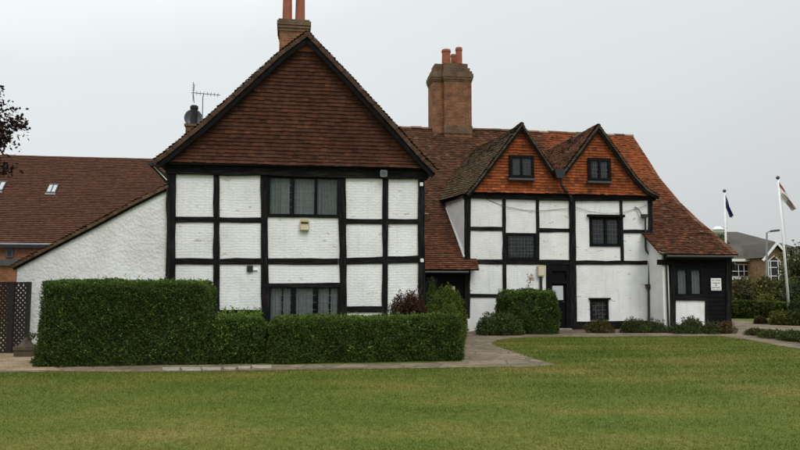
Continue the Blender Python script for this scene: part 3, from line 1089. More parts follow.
def ridge_tiles(p, q, r=.12, mat='tile'):
    p, q = np.array(p, float), np.array(q, float)
    n = max(1, int(np.linalg.norm(q - p) / .42))
    vs, cs = [], []
    d = (q - p) / n
    side = np.cross(d / np.linalg.norm(d), (0, 0, 1)); side /= np.linalg.norm(side)
    for i in range(n):
        a = p + d * (i + .01); b = p + d * (i + 1.03)
        j = np.array([0, 0, random.gauss(0, .008)])
        k = 8
        rr = r * random.uniform(.95, 1.08)
        ring = [side * rr * math.cos(math.pi * t / k) + np.array([0, 0, rr * .85 * math.sin(math.pi * t / k) - .05]) for t in range(k + 1)]
        col = mixc((.17, .085, .05), [(.3, (.12, .08, .05)), (.2, (.2, .17, .12))], 1, .2)[0]
        for t in range(k):
            vs += [a + ring[t] + j, b + ring[t] * 1.06 + j, b + ring[t + 1] * 1.06 + j, a + ring[t + 1] + j]
            cs += [col] * 4
        vs += [a + ring[x] + j for x in (0, 2, 4, 4)] ; cs += [col * .6] * 4
    np_mesh('ridge_tiles', M[mat], np.array(vs) - np.array(HO), 4, np.array(cs), house)


ridge_tiles((gl[0][0], VG - .0, gl[0][1] + .0), (gl[0][0], 29.6, gl[0][1] + .0), .10)

# side and back walls of the left wing
uL, uR = onV(168, 250, VL)[0], onV(424, 250, VL)[0]
mb = MB().box(uL + .02, uL + .14, VL + .13, 27.0, 0, 4.62)
hp(mb, 'side_wall', M['plaster'])
mb = MB().box(uR - .14, uR - .02, VL + .13, 24.3, 0, 4.58)
hp(mb, 'side_wall', M['plaster'])
for v in (20.2, 22.0, 23.8):
    mb = MB().box(uR - .02, uR + .02, v - .09, v + .09, 0, 4.5); hp(mb, 'timber_post', M['timber'])
mb = MB().box(uR - .015, uR + .015, VL + .14, 24.0, 2.2, 2.4); hp(mb, 'timber_rail', M['timber'])

# ------------------------------------------------------------------ roughcast outshot on the left with its catslide roof
VS = VL + .05
wl_ = [onV(x, y, VS) for x, y in ((168, 187), (130, 206), (90, 227.5), (50, 248), (17.5, 265))]
mb = MB().prism(wl_ + [(wl_[-1][0] - .01, -.05), (wl_[0][0], -.05)], VS, 26.5)
hp(mb, 'roughcast_wall', M['roughcast'])
rp_ = [(p[0], p[1] + .05) for p in reversed(wl_)]
rp_[0] = (rp_[0][0] - .12, rp_[0][1] - .07)
pts = polyline_rows(rp_, GAUGE)
rows = [((p[0], 26.6, p[1]), (p[0], VS - .10, p[1])) for p in pts]
tile_patch('roof_slope', rows, col_main_left, M['tile'], house, HO)
verge([(p[0], p[1]) for p in reversed(rp_)], VS - .07, .05, 1, (.11, .075, .045), VS + .3, n_extra=.075)
# eave corner of the left wing: bracket, gutter end and rainwater pipe
mb = MB(); a = onV(152, 165, 18.75); b = onV(167, 182, 18.75)
mb.tube([(a[0], 18.7, a[1] + .02), (a[0] + .1, 18.7, a[1] - .1), (b[0] - .08, 18.72, b[1] + .1), (b[0], 18.74, b[1])], .05)
mb.tube([(a[0] + .02, 18.35, a[1] - .02), (a[0] + .02, 26., a[1] - .02)], .065)
hp(mb, 'gutter', M['iron'])
mb = MB(); mb.tube([(a[0] + .04, 18.6, a[1] - .02), (b[0] + .02, 18.6, b[1] + .03)], .014, 6); hp(mb, 'cable', M['white_paint'])

# ------------------------------------------------------------------ right wing, front
panel(VR, [(467, 197, 504, 228.5)]); panel(VR, [(467, 228.5, 504, 262)]); panel(VR, [(467, 262, 504, 295.7)]); panel(VR, [(467, 295.7, 504, 332)])
panel(VR, [(504, 197, 537.4, 233.5)])
panel(VR, [(537.4, 197, 572, 230)]); panel(VR, [(537.4, 230, 572, 263)])
panel(VR, [(504, 262, 546, 332)])
panel(VR, [(572, 197, 590, 263), (590, 197, 620, 216), (590, 245.6, 620, 263)])
panel(VR, [(620, 197, 650, 231.5)]); panel(VR, [(620, 231.5, 650, 263)])
panel(VR, [(574, 263, 590.5, 331), (590.5, 263, 608, 300), (590.5, 319.5, 608, 331), (608, 263, 650.5, 331)])
post(VR, 464.9, 470.5, 196, 464.6, 469.6, 331, proud=.06)
post(VR, 502.2, 505.6, 198, 502.7, 506.4, 331)
post(VR, 535.8, 539, 198, 536, 539.2, 262)
post(VR, 569, 574.8, 198, 569.4, 576.6, 331, proud=.05)
post(VR, 619.2, 622.0, 199, 620.6, 623.6, 262)
post(VR, 647.6, 651.7, 199, 648, 651.9, 266, proud=.06)
beam('eave_beam', VR, [(463, 193.3), (570, 195.6), (570, 201), (463, 198.4)], proud=.09)
beam('eave_beam', VR, [(570.2, 195.6), (655, 196), (655, 200.8), (570.2, 201)], proud=.087)
rail(VR, 470, 226.6, 230.4, 502.5, 227, 230.8)
rail(VR, 539, 228, 232.4, 569.3, 228.6, 232.2)
rail(VR, 622, 229.8, 233.2, 648, 230, 233.2)
rail(VR, 470, 259.3, 264.2, 570, 260, 265)
rail(VR, 574.5, 260.7, 264.8, 648, 260.6, 264.6)
rail(VR, 469.5, 293.8, 297.4, 546, 294.4, 298)
rail(VR, 576, 321.5, 332, 652, 320.8, 332, proud=.03)
# leaded windows of the right wing
window(VR, (505, 233, 537, 260.5), [(508, 235.5, 534.5, 257.5)], 8, 6, came='came_light', glass='glass_dark')
window(VR, (589, 216.5, 620.5, 246.5), [(592, 219.5, 604.5, 243.8), (606.5, 219.5, 618.3, 243.8)], 4, 5, glass='glass_dark',
       curtains=[('curtain', 610, 618.5)], came='came')
mb = MB(); a, b = onV(586.8, 216, VR), onV(623.5, 216, VR)
mb.box(a[0], b[0], VR - .13, VR + .05, a[1] - .03, a[1] + .055); hp(mb, 'window_hood', M['timber'])
window(VR, (589.8, 299.4, 608.2, 320), [(591.8, 301.5, 606.5, 318.5)], 4, 4, glass='glass_dark', came='came_light')
mb = MB(); a, b = onV(588.5, 299, VR), onV(610, 299, VR)
mb.box(a[0], b[0], VR - .07, VR + .05, a[1] - .02, a[1] + .04); hp(mb, 'window_hood', M['timber'])

# front door in its black frame
dm = MB()
for (x0, y0, x1, y1, v) in ((546, 265.5, 552, 331, -.03), (566, 266, 569.6, 331, -.03), (552, 265.5, 566, 271, -.03), (552, 279.5, 566, 283.5, -.02)):
    c = [onV(x, y, VR) for x, y in ((x0, y0), (x1, y0), (x1, y1), (x0, y1))]
    dm.prism(c, VR + v, VR + .12)
hp(dm, 'door_frame', M['timber'])
mb = MB(); c = [onV(x, y, VR) for x, y in ((552, 271), (566, 271), (566, 279.5), (552, 279.5))]
mb.prism(c, VR + .04, VR + .07); hp(mb, 'transom_panel', M['boards'])
u0, z1 = onV(552, 283.5, VR); u1, _ = onV(566, 283.5, VR)
dl = MB().box(u0, u1, VR + .05, VR + .10, .05, z1)
for i in range(5):
    ua = u0 + (u1 - u0) * i / 5
    dl.box(ua + .008, ua + (u1 - u0) / 5 - .008, VR + .035, VR + .05, .08, .95)
door = hp(dl, 'door', M['boards'])
mb = MB(); a, b = onV(551.9, 285.8, VR), onV(563.6, 300, VR)
mb.box(a[0], b[0], VR + .028, VR + .034, b[1], a[1]); hp(mb, 'door_window', mat_plain('pale_blind', (.50, .54, .56), rough=.3, var=.06), door)
mb = MB().tube([(u1 - .08, VR + .03, 1.0), (u1 - .08, VR - .03, 1.0), (u1 - .16, VR - .03, 1.0)], .014); hp(mb, 'handle', M['iron'], door)
mb = MB().box(u0 - .1, u1 + .1, VR - .25, VR + .1, -.02, .06); hp(mb, 'door_step', M['pale_stone'])

# ------------------------------------------------------------------ right wing, twin gables
VT = 24.17
VB = 23.98
g1L = [onV(x, y, VB) for x, y in ((522, 123), (500, 151.5), (484, 172.5), (474, 185.5), (466.5, 194))]
g1R = [onV(x, y, VB) for x, y in ((522, 123), (540, 150), (553, 169.5), (559, 176.5))]
g2L = [onV(x, y, VB) for x, y in ((598.6, 124.6), (582, 147), (567, 167), (559, 176.5))]
g2R = [onV(x, y, VB) for x, y in ((598.6, 124.6), (618, 151.5), (635, 175.5), (648, 189.5), (660, 195.6))]
zs = onV(560, 194.5, VT)[1]
zv = g1R[-1][1]
# skirt of tiles right across below the valley, then two triangles
rows = []
n = int((zv - zs) / GAUGE)
for i in range(n + 1):
    z = zs + (zv - zs) * i / n
    v = VT - .07 * max(0, 1 - i / 3.) ** 2
    rows.append(((edge_at(g1L, z) + .07, v, z), (edge_at(g2R, z) - .07, v, z)))
tile_patch('gable_tiling', rows, col_orange, M['tile_new'], house, HO)
for L_, R_ in ((g1L, g1R), (g2L, g2R)):
    rows = []
    zt = L_[0][1] - .12
    n = int((zt - zv) / GAUGE)
    for i in range(n + 1):
        z = zv + (zt - zv) * i / n
        a, b = edge_at(L_, z) + .06, edge_at(R_, z) - .06
        rows.append(((a, VT, z), (max(b, a + .01), VT, z)))
    tile_patch('gable_tiling', rows, col_orange, M['tile_new'], house, HO)
verge(g1L, VB, .075, 1, (.070, .056, .040), VB + .25, n_extra=.065)
verge(g1R, VB, .075, -1, (.070, .056, .040), VB + .25, n_extra=.065)
verge(g2L, VB, .075, 1, (.070, .056, .040), VB + .25, n_extra=.065)
verge(g2R, VB, .10, -1, (.070, .056, .040), VB + .25, n_extra=.065)
# attic casements
for (o, ls, dia, cur) in (((509.3, 155.2, 533.8, 178), [(512.3, 158, 520.6, 175.5), (522.3, 158, 531.6, 175.5)], True, [('curtain', 513, 519.5)]),
                     ((588, 158, 610.5, 181), [(590.8, 161, 598.6, 178.3), (600.2, 161, 608.2, 178.3)], False, [('curtain', 601, 606)])):
    f = window(VT - .13, o, ls, 0 if dia else 3, 0 if dia else 4, diamond=dia, glass='glass_dark', came='came', curtains=cur,
               frame_mat='timber', shallow=True)
    a, b = onV(o[0] - 1, o[3], VT - .13), onV(o[2] + 1, o[3], VT - .13)
    hp(MB().box(a[0], b[0], VT - .21, VT - .02, a[1] - .07, a[1] - .002), 'window_sill', M['dark_metal'], f)


# main range: slope profiles (v, z)
prof_left = [(23.88, 2.13), (24.6, 2.83), (25.6, 3.87), (27.0, 5.45), (28.99, 7.55), (29.88, 8.50)]
prof_right = [(22.95, 2.69), (23.3, 2.92), (24.04, 3.41), (25.08, 4.06), (26.35, 4.96), (27.72, 6.15), (28.99, 7.55), (29.88, 8.50)]


def main_z(v, prof):
    return float(np.interp(v, [p[0] for p in prof], [p[1] for p in prof]))


def main_v(z, prof):
    return float(np.interp(z, [p[1] for p in prof], [p[0] for p in prof]))


pts = polyline_rows(prof_left, GAUGE)
rows = []
for p in pts:
    sag = .05 * math.sin((p[0] - 23.9) * .8)
    rows.append(((2.0, p[0], p[1]), (6.6 if p[0] < 26.6 else 9.2, p[0], p[1])))
tile_patch('roof_slope', rows, col_main_left, M['tile'], house, HO)
pts = polyline_rows(prof_right, GAUGE)
rows = []
for p in pts:
    ue = float(np.interp(p[0], [23.1, 29.88], [15.94, 15.61]))
    ul = 12.93 if p[0] < 24.3 else 13.2 if p[0] < 26.2 else 9.21
    rows.append(((ul, p[0], p[1]), (ue, p[0], p[1])))
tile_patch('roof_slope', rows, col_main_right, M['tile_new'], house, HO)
# back slope of the main range
mb = MB(); mb.quad((2, 29.88, 8.47), (15.61, 29.88, 8.47), (15.8, 35.5, 2.6), (2, 35.5, 2.6)); hp(mb, 'roof_slope', M['brick_cap'])
rnd = []
for a, b in ((1.0, 5.2), (5.2, 8.0), (8.0, 11.5), (11.5, 15.63)):
    za = 8.52 + .03 * math.sin(a * 1.1); zb2 = 8.52 + .03 * math.sin(b * 1.1)
    ridge_tiles((a, 29.88, za), (b, 29.88, zb2))
# verge and end wall at the right
mb = MB()
pp = [(v, z - .03) for v, z in prof_right]
mb.prism_u(pp + [(35.3, 2.65), (35.3, -.05), (23.3, -.05), (23.3, 2.55)], 15.30, 15.42)
hp(mb, 'end_wall', M['boards'])
vs, cs = [], []
for i in range(len(pts) - 1):
    p, q = pts[i], pts[i + 1]
    ue = float(np.interp(p[0], [23.1, 29.88], [15.94, 15.61])); uf = float(np.interp(q[0], [23.1, 29.88], [15.94, 15.61]))
    h = .035 + random.uniform(0, .012)
    vs += [(ue, p[0], p[1] - .05), (uf, q[0], q[1] - .05), (uf, q[0], q[1] + h), (ue, p[0], p[1] + h)]
    vs += [(ue, p[0], p[1] + h), (uf, q[0], q[1] + h), (uf - .2, q[0], q[1] + h), (ue - .2, p[0], p[1] + h)]
    cs += [np.array((.16, .075, .045)) * random.uniform(.7, 1.3)] * 8
np_mesh('verge_tiles', M['tile'], np.array(vs) - np.array(HO), 4, np.array(cs), house)

# roofs of the twin gables, running back into the main slope
UR1, ZR1 = g1L[0]
UR2, ZR2 = g2L[0]
vr1, vr2 = main_v(ZR1, prof_left) + .15, main_v(ZR2, prof_left) + .15
eu, ez = onV(434.5, 203.2, 27.0)
n = int(np.linalg.norm(np.array(g1L[0]) - np.array(g1L[-1])) / GAUGE)
fp = polyline_rows(list(reversed(g1L)), GAUGE)
rows = []
m_ = len(fp) - 1


def on_main(px, py):
    """where the main slope is seen at a pixel of the survey photograph"""
    lo, hi = 24.0, 29.88
    for _ in range(50):
        v = (lo + hi) / 2
        if onV(px, py, v)[1] > main_z(v, prof_left): lo = v
        else: hi = v
    return np.array([onV(px, py, v)[0], v, main_z(v, prof_left)])


valley = [np.array([eu, 27.0, ez])] + [on_main(*q) for q in ((444, 190), (452, 178), (463, 163), (476, 150))] + [np.array([UR1, vr1, ZR1])]
vz = [q[2] for q in valley]
vz = list(np.maximum.accumulate(vz))
vdist = np.concatenate([[0], np.cumsum([np.linalg.norm(valley[i + 1] - valley[i]) for i in range(len(valley) - 1)])])
for i, p in enumerate(fp):
    t = i / m_
    # the slope sweeps outward towards the valley
    back = np.array([np.interp(t * vdist[-1], vdist, [q[k] for q in valley]) for k in range(3)])
    back[2] += .03
    rows.append(((back[0], back[1], back[2]), (p[0], VB + .02, p[1] + .01)))
tile_patch('roof_slope', rows, col_moss, M['tile_moss'], house, HO)
for poly, ur, zr, vr, left in ((g1R, UR1, ZR1, vr1, False), (g2L, UR2, ZR2, vr2, True), (g2R, UR2, ZR2, vr2, False)):
    fp = polyline_rows(list(reversed(poly)), GAUGE)
    rows = []
    for p in fp:
        vb = main_v(p[1], prof_left) + .2
        a, b = (p[0], vb, p[1] + .01), (p[0], VB + .02, p[1] + .01)
        rows.append((a, b) if left else (b, a))
    tile_patch('roof_slope', rows, col_valley, M['tile'], house, HO)
ridge_tiles((UR1, VB - .0, ZR1 + .02), (UR1, vr1, ZR1 + .02), .085)
ridge_tiles((UR2, VB - .0, ZR2 + .02), (UR2, vr2, ZR2 + .02), .085)
# lead soaker up the valley side of the second gable, valley gutter
mb = MB(); uv, zv_ = g1R[-1]
mb.box(uv - .12, uv + .12, VB + .05, 27.6, zv_ + .02, zv_ + .05); hp(mb, 'valley_gutter', M['lead'])
a = onV(571, 146, 25.6); b = onV(571.5, 136, 25.6)
mb = MB().tube([(a[0], 25.6, a[1] - .3), (b[0], 25.6, b[1])], .035); hp(mb, 'vent_pipe', M['soot'])
# hopper and swan-neck between the gables
mb = MB(); a = onV(553.6, 169.5, VB - .1); b = onV(564.8, 178.5, VB - .1)
mb.prism([(a[0], a[1]), (b[0], a[1]), (b[0] - .08, b[1]), (a[0] + .08, b[1])], VB - .22, VB - .02)
P_ = lambda x, y, v: (onV(x, y, v)[0], v, onV(x, y, v)[1])
mb.tube([P_(561, 177, VB - .1), P_(561.5, 185, VB - .08), P_(564, 189.5, VB - .02), P_(568.5, 193, VT - .05), P_(571, 197, VT - .05), P_(571.5, 202, VT + .02)], .052)
hp(mb, 'rainwater_hopper', M['iron'])

# ------------------------------------------------------------------ cheek between the main roof and the right wing
uc = onV(465.5, 250, VR)[0]
n = 16
top, bot = [], []
for i in range(n + 1):
    t = i / n
    v = VR + .02 + (27.0 - VR) * t
    u = uc + (eu + .16 - uc) * t ** 1.2
    zt_ = 4.86 + (ez - .10 - 4.86) * t
    zb_ = main_z(v, prof_left) + .01
    top.append((u, v, max(zt_, zb_))); bot.append((u, v, zb_ - .25))
mb = MB()
for i in range(n):
    mb.quad(bot[i], bot[i + 1], top[i + 1], top[i])
hp(mb, 'cheek_wall', M['plaster'])
mb = MB()
fl = [(p[0] - .03, p[1] - .0, p[2] + .31) for p in bot[:12]]
mb.tube(fl, [.05 - .0025 * i for i in range(12)], 6); hp(mb, 'lead_flashing', M['white_paint'])
# soffit under the swept eave
mb = MB()
for i in range(n):
    t0, t1 = i / n, (i + 1) / n
    e0 = np.array([g1L[-1][0], VB, g1L[-1][1] - .06]) * (1 - t0) + np.array([eu, 27., ez - .06]) * t0
    e1 = np.array([g1L[-1][0], VB, g1L[-1][1] - .06]) * (1 - t1) + np.array([eu, 27., ez - .06]) * t1
    mb.quad(e0, e1, (top[i + 1][0], top[i + 1][1], e1[2]), (top[i][0], top[i][1], e0[2]))
hp(mb, 'soffit', M['timber'])
# side walls of the right wing below
mb = MB().box(uc - .02, uc + .10, VR + .14, 27., 0, 2.1); hp(mb, 'side_wall', M['plaster'])
ur_ = onV(651, 230, VR)[0]
mb = MB().box(ur_ - .14, ur_ - .03, VR + .14, 27.2, 0, 4.8); hp(mb, 'side_wall', M['plaster'])

# black boarded recess between the wings
ua, ub = uR - .05, uc + .0
mb = MB()
VC = 24.30
for i in range(22):
    z0 = i * .1
    mb.obox(((ua + ub) / 2, VC + .02, z0 + .05), ((ub - ua) / 2, 0, 0), (0, .012, -.0), (0, -.008, .052))
hp(mb, 'boarded_wall', M['boards'])
mb = MB().box(ua, ub, VC - .32, VC - .28, 1.98, 2.12); hp(mb, 'eave_fascia', M['timber'])
mb = MB(); mb.tube([(ua, VC - .42, 2.06), (ub, VC - .42, 2.06)], .05); hp(mb, 'gutter', M['iron'])
window(VC - .02, (424, 274.5, 439, 300), [(425.5, 277.5, 437.5, 298)], 0, 0, glass='glass', curtains=[('curtain_green', 425, 438)])

# ------------------------------------------------------------------ outshot on the right
u0 = onV(663.2, 300, VO)[0]; u1 = onV(669.6, 300, VO)[0]; u9 = onV(731, 300, VO)[0]
ze = 2.55
# white cheek and return
mb = MB()
mb.prism_u([(VO + .002, -.05), (VO + .002, main_z(VO, prof_right) - .06)] + [(v, main_z(v, prof_right) - .04) for v in (23.5, 23.8, 24.1, 24.4)] + [(24.4, -.05)], u0, u0 + .12)
hp(mb, 'cheek_wall', M['plaster'])
mb = MB().box(u0 + .003, u1, VO, VO + .12, -.05, ze); hp(mb, 'white_pier', M['plaster'])
# boarding
def boarding(x0, y0, x1, y1, V=VO, mat='boards'):
    a, b = onV(x0, y0, V), onV(x1, y1, V)
    mb = MB()
    nn = max(1, int((a[1] - b[1]) / .15))
    h = (a[1] - b[1]) / nn
    for i in range(nn):
        zc_ = b[1] + h * (i + .5)
        mb.obox(((a[0] + b[0]) / 2, V + .02, zc_), ((b[0] - a[0]) / 2, 0, 0), (0, .012, 0), (0, .009, h * .52))
    return hp(mb, 'weatherboarding', M[mat])
boarding(705.5, 259, 731, 331)
boarding(669.6, 258.5, 705.5, 268.5)
boarding(669.6, 296, 705.5, 300.6)
boarding(669.6, 325.4, 705.5, 331)
panel(VO, [(675.5, 300.4, 705.3, 325.6)], name='plinth_panel')
post(VO, 670, 675.4, 256.5, 670, 675.2, 331, proud=.05)
post(VO, 726, 731.2, 258, 725.6, 730.8, 331, proud=.05)
post(VO, 705, 707.8, 297, 705, 707.8, 331, proud=.035)
rail(VO, 675, 294.8, 300.4, 706, 295.4, 301, proud=.045)
window(VO, (675, 267.5, 706, 296), [(677.2, 270, 687, 293.8), (690.9, 270, 700.9, 293.8)], 3, 5, glass='glass', came='came',
       curtains=[('curtain', 677, 687.2), ('curtain', 690.5, 701)])
mb = MB().box(u0 - .05, 15.55, 22.99, 23.03, 2.50, 2.68); hp(mb, 'eave_fascia', M['timber'])
mb = MB().box(u0, 15.4, 23.03, 23.24, 2.50, 2.53); hp(mb, 'soffit', M['timber'])
mb = MB(); a, b = onV(657, 259.6, VO - .02), onV(671, 265, VO - .02)
mb.box(a[0], b[0] - .003, VO - .09, VO - .005, b[1], a[1]); hp(mb, 'beam_end', M['timber'])
mb = MB(); x = onV(668, 290, VO - .1)[0]
mb.tube([(x, VO - .05, 2.5), (x, VO - .05, .05)], .034); hp(mb, 'downpipe', M['iron'])
for z in (.6, 1.5, 2.3):
    pass
mb = MB(); mb.tube([(u0, 22.9, 2.62), (15.7, 22.9, 2.62)], .05); hp(mb, 'gutter', M['iron'])

# rainwater pipe on the right wing's front
mb = MB()
h1, h2 = onV(641, 214.3, VR - .1), onV(647, 218.5, VR - .1)
mb.prism([(h1[0], h1[1]), (h2[0], h1[1]), (h2[0] - .05, h2[1]), (h1[0] + .05, h2[1])], VR - .20, VR - .05)
mb.tube([P_(645.4, 217, VR - .1), P_(645.6, 247, VR - .1), P_(646.2, 250.5, VR - .1), P_(649, 254.5, VR - .1), P_(649.4, 258, VR - .1), P_(649, 286, VR - .1)], .037)
h1, h2 = onV(645.2, 284.2, VR - .1), onV(651.2, 289, VR - .1)
mb.prism([(h1[0], h1[1]), (h2[0], h1[1]), (h2[0] - .06, h2[1]), (h1[0] + .06, h2[1])], VR - .19, VR - .05)
mb.tube([P_(648.6, 288, VR - .1), P_(648.9, 326, VR - .1)], .037)
hp(mb, 'downpipe', M['iron'])
mb = MB().tube([P_(634.9, 206.8, VR - .05), P_(638.5, 209.2, VR - .07), P_(641.6, 214.8, VR - .1)], .026); hp(mb, 'overflow_pipe', M['grey_metal'])
# cable slung across the panels
mb = MB(); cb_ = [P_(486, 199, VR - .02), P_(497, 203.5, VR - .02), P_(507, 207, VR - .045), P_(524, 210.2, VR - .02), P_(537, 211, VR - .045), P_(553, 209.8, VR - .02), P_(569, 208.6, VR - .06)]
mb.tube(cb_, .008, 5); cb_ = [P_(575, 207, VR - .05), P_(590, 211.5, VR - .03), P_(603, 213.5, VR - .14), P_(621, 213, VR - .06), P_(634, 209.5, VR - .03), P_(647, 205, VR - .06)]
mb.tube(cb_, .007, 5); hp(mb, 'cable', M['dark_metal'])

# ------------------------------------------------------------------ chimneys
def stack_box(mb, u0, u1, v0, v1, z0, z1):
    return mb.box(u0, u1, v0, v1, z0, z1)

# main stack astride the ridge: two joined shafts
s0 = onV(433.6, 100, 29.4)[0]; s1 = onV(444.3, 100, 29.4)[0]; s2 = onV(471.6, 100, 29.4)[0]
zc0 = onV(450, 81, 29.4)[1]; zc1 = onV(450, 73.5, 29.4)[1]; zc2 = onV(450, 62, 29.4)[1]
mb = MB()
mb.box(s0, s1 + .03, 29.58, 30.6, 7.0, zc0); mb.box(s1, s2, 29.4, 30.9, 7.0, zc0)
chim = hp(mb, 'chimney', M['brick'])
mb = MB()
for i, (g, a, b) in enumerate(((.0, 8.2, 8.56),)):
    mb.box(s1 - .02, s2 + .025, 29.37, 30.92, a, b)
hp(mb, 'chimney_base', M['brick_cap'], chim)
mb = MB()
cs_ = ((.025, zc0, zc0 + .08), (.055, zc0 + .08, zc0 + .18), (.075, zc0 + .18, zc1 + .02), (.03, zc1 + .02, zc1 + .14), (-.05, zc1 + .14, zc1 + .30), (-.13, zc1 + .30, zc2))
for g, a, b in cs_:
    mb.box(s0 - g, s1 + .02, 29.58 - g, 30.6 + g, a, b - .002)
    mb.box(s1 - (g if g > 0 else 0), s2 + g, 29.4 - g, 30.9 + g, a, b)
hp(mb, 'chimney_cap', M['brick_cap'], chim)
for (xa, xb, yt, v) in ((441.6, 450.6, 49.8, 29.75), (450.5, 456.2, 54.6, 30.3), (455.4, 462.2, 47.8, 29.75)):
    a, b = onV(xa, yt, v), onV(xb, yt, v)
    r = (b[0] - a[0]) / 2
    h = a[1] - zc2 + .05
    mb = MB().lathe(((a[0] + b[0]) / 2, v, zc2 - .05), [(r * 1.02, 0), (r * .96, h * .15), (r * .9, h * .8), (r * 1.02, h * .84), (r * 1.02, h * .92), (r * .94, h), (r * .75, h), (r * .7, h - .15)], 18)
    hp(mb, 'chimney_pot', M['pot'], chim, smooth=False)
# stack behind the left gable's peak
vq = 20.2
s0 = onV(279.3, 40, vq)[0]; s1 = onV(308.5, 40, vq)[0]; zq = lambda y: onV(294, y, vq)[1]
mb = MB().box(s0, s1, vq, vq + .95, 7.0, zq(31.5)); chim = hp(mb, 'chimney', M['brick'])
mb = MB()
for g, a, b in ((.025, 31.5, 28.5), (.05, 28.5, 25.5), (.07, 25.5, 21.5), (.03, 21.5, 19.5)):
    mb.box(s0 - g, s1 + g, vq - g, vq + .95 + g, zq(a), zq(b))
hp(mb, 'chimney_cap', M['brick_cap'], chim)
for xa, xb in ((282.6, 292.4), (295.4, 305.3)):
    a, b = onV(xa, 0, vq + .4), onV(xb, 0, vq + .4)
    r = (b[0] - a[0]) / 2
    mb = MB().lathe(((a[0] + b[0]) / 2, vq + .4, zq(19.5) - .02), [(r * 1.12, 0), (r * 1.1, .06), (r, .1), (r * .92, .85), (r * 1.05, .88), (r * 1.05, .97), (r * .8, .97), (r * .75, .8)], 18)
    hp(mb, 'chimney_pot', M['pot'], chim)
# low stack on the left slope
vs_ = 22.6
a, b = onV(185.6, 126, vs_), onV(197, 126, vs_)
mb = MB().box(a[0], b[0], vs_, vs_ + .5, 4.6, a[1]); mb.box(a[0] - .04, b[0] + .04, vs_ - .04, vs_ + .54, a[1], a[1] + .08)
chim = hp(mb, 'chimney', M['brick_cap'])
c, d = onV(190.6, 105.5, vs_ + .2), onV(198, 105.5, vs_ + .2)
r = (d[0] - c[0]) / 2; h = c[1] - a[1]
mb = MB().lathe(((c[0] + d[0]) / 2, vs_ + .2, a[1] + .07), [(r * 1.15, 0), (r, .08), (r * .95, h - .2), (r * 1.12, h - .18), (r * 1.12, h - .1), (r * .9, h - .09), (r * .85, h - .07)], 16)
hp(mb, 'chimney_pot', M['soot'], chim)

# ------------------------------------------------------------------ things fixed to the house
# satellite dish
a = onV(193.4, 118, 23.35)
dish, off = house_thing('satellite_dish', 'round grey satellite dish behind the low chimney on the left roof', 'satellite dish', a[0], 23.35, a[1] - .45)
mb = MB(); rr = onV(202.6, 118, 23.35)[0] - a[0]
mb.lathe((a[0], 23.35, a[1]), [(.0, .07), (rr * .5, .05), (rr * .8, .02), (rr, -.02), (rr * 1.0, -.005), (rr * .8, .035), (rr * .5, .065), (0.0, .085)], 28, 'y')
mb.build('dish', mat_plain('dish_grey', (.095, .102, .115), rough=.5, var=.1), dish, off, smooth=True)
mb = MB().tube([(a[0], 23.45, a[1]), (a[0], 23.6, a[1] - .1), (a[0], 23.6, a[1] - 2.2)], .02); mb.build('bracket', M['dark_metal'], dish, off)
mb = MB().tube([(a[0], 23.35, a[1] - rr), (a[0] + .02, 22.95, a[1] - .08)], .012, 6).lathe((a[0] + .02, 22.93, a[1] - .1), [(.02, 0), (.035, .03), (.035, .08), (.02, .1)], 10)
mb.build('feed_arm', M['dark_metal'], dish, off)
# television aerial
vA = 22.4
a = onV(202.9, 96.6, vA)
ant, off = house_thing('television_aerial', 'thin yagi television aerial on a mast above the left roof', 'aerial', a[0], vA, a[1] - 1.4)
mb = MB().tube([(a[0], vA, a[1] - 1.7), (a[0], vA, a[1])], .016, 8); mb.build('mast', M['grey_metal'], ant, off)
l_, r_ = onV(191.5, 92.6, vA), onV(220.2, 95.2, vA)
mb = MB().tube([(l_[0], vA, l_[1]), (r_[0], vA, r_[1])], .011, 6); mb.tube([(a[0], vA, a[1]), (a[0] + .03, vA, a[1] + .1)], .012, 6)
mb.build('boom', M['dark_metal'], ant, off)
mb = MB()
for i in range(14):
    t = .18 + .8 * i / 13
    p = np.array([l_[0] + (r_[0] - l_[0]) * t, vA, l_[1] + (r_[1] - l_[1]) * t])
    hl = .16 - .05 * t
    mb.tube([p + np.array([.02, -hl, .03 * (-1) ** i]), p - np.array([.02, -hl, .03 * (-1) ** i])], .007, 5)
mb.build('elements', M['dark_metal'], ant, off)
mb = MB()
p = np.array([l_[0] + .06, vA, l_[1]])
for s in (1, -1):
    for k in range(4):
        f = .06 + .07 * k
        q = p + np.array([-.02 + (.10 if s > 0 else .08) * 0 + .16 * f * (-1 if s < 0 else 1) * 0 + .10 * f, 0, s * f])
        mb.tube([q + np.array([0, .2, 0]), q - np.array([0, .2, 0])], .006, 5)
    mb.tube([p, p + np.array([.10 * .3 - .02, 0.14, s * .3])], .008, 5); mb.tube([p, p + np.array([.10 * .3 - .02, -.14, s * .3])], .008, 5)
mb.build('reflector', M['dark_metal'], ant, off)


def wall_box(name, label, cat, x0, y0, x1, y1, V, depth, mat, extra=None, gap=.0):
    a, b = onV(x0, y0, V), onV(x1, y1, V)
    o, off = house_thing(name, label, cat, (a[0] + b[0]) / 2, V, b[1])
    mb = MB()
    w, h = b[0] - a[0], a[1] - b[1]
    ch = min(w, h) * .12
    mb.prism([(a[0] + ch, a[1]), (b[0] - ch, a[1]), (b[0], a[1] - ch), (b[0], b[1] + ch), (b[0] - ch, b[1]), (a[0] + ch, b[1]), (a[0], b[1] + ch), (a[0], a[1] - ch)], V - depth, V - gap)
    mb.build('casing', mat, o, off)
    return o, off, a, b


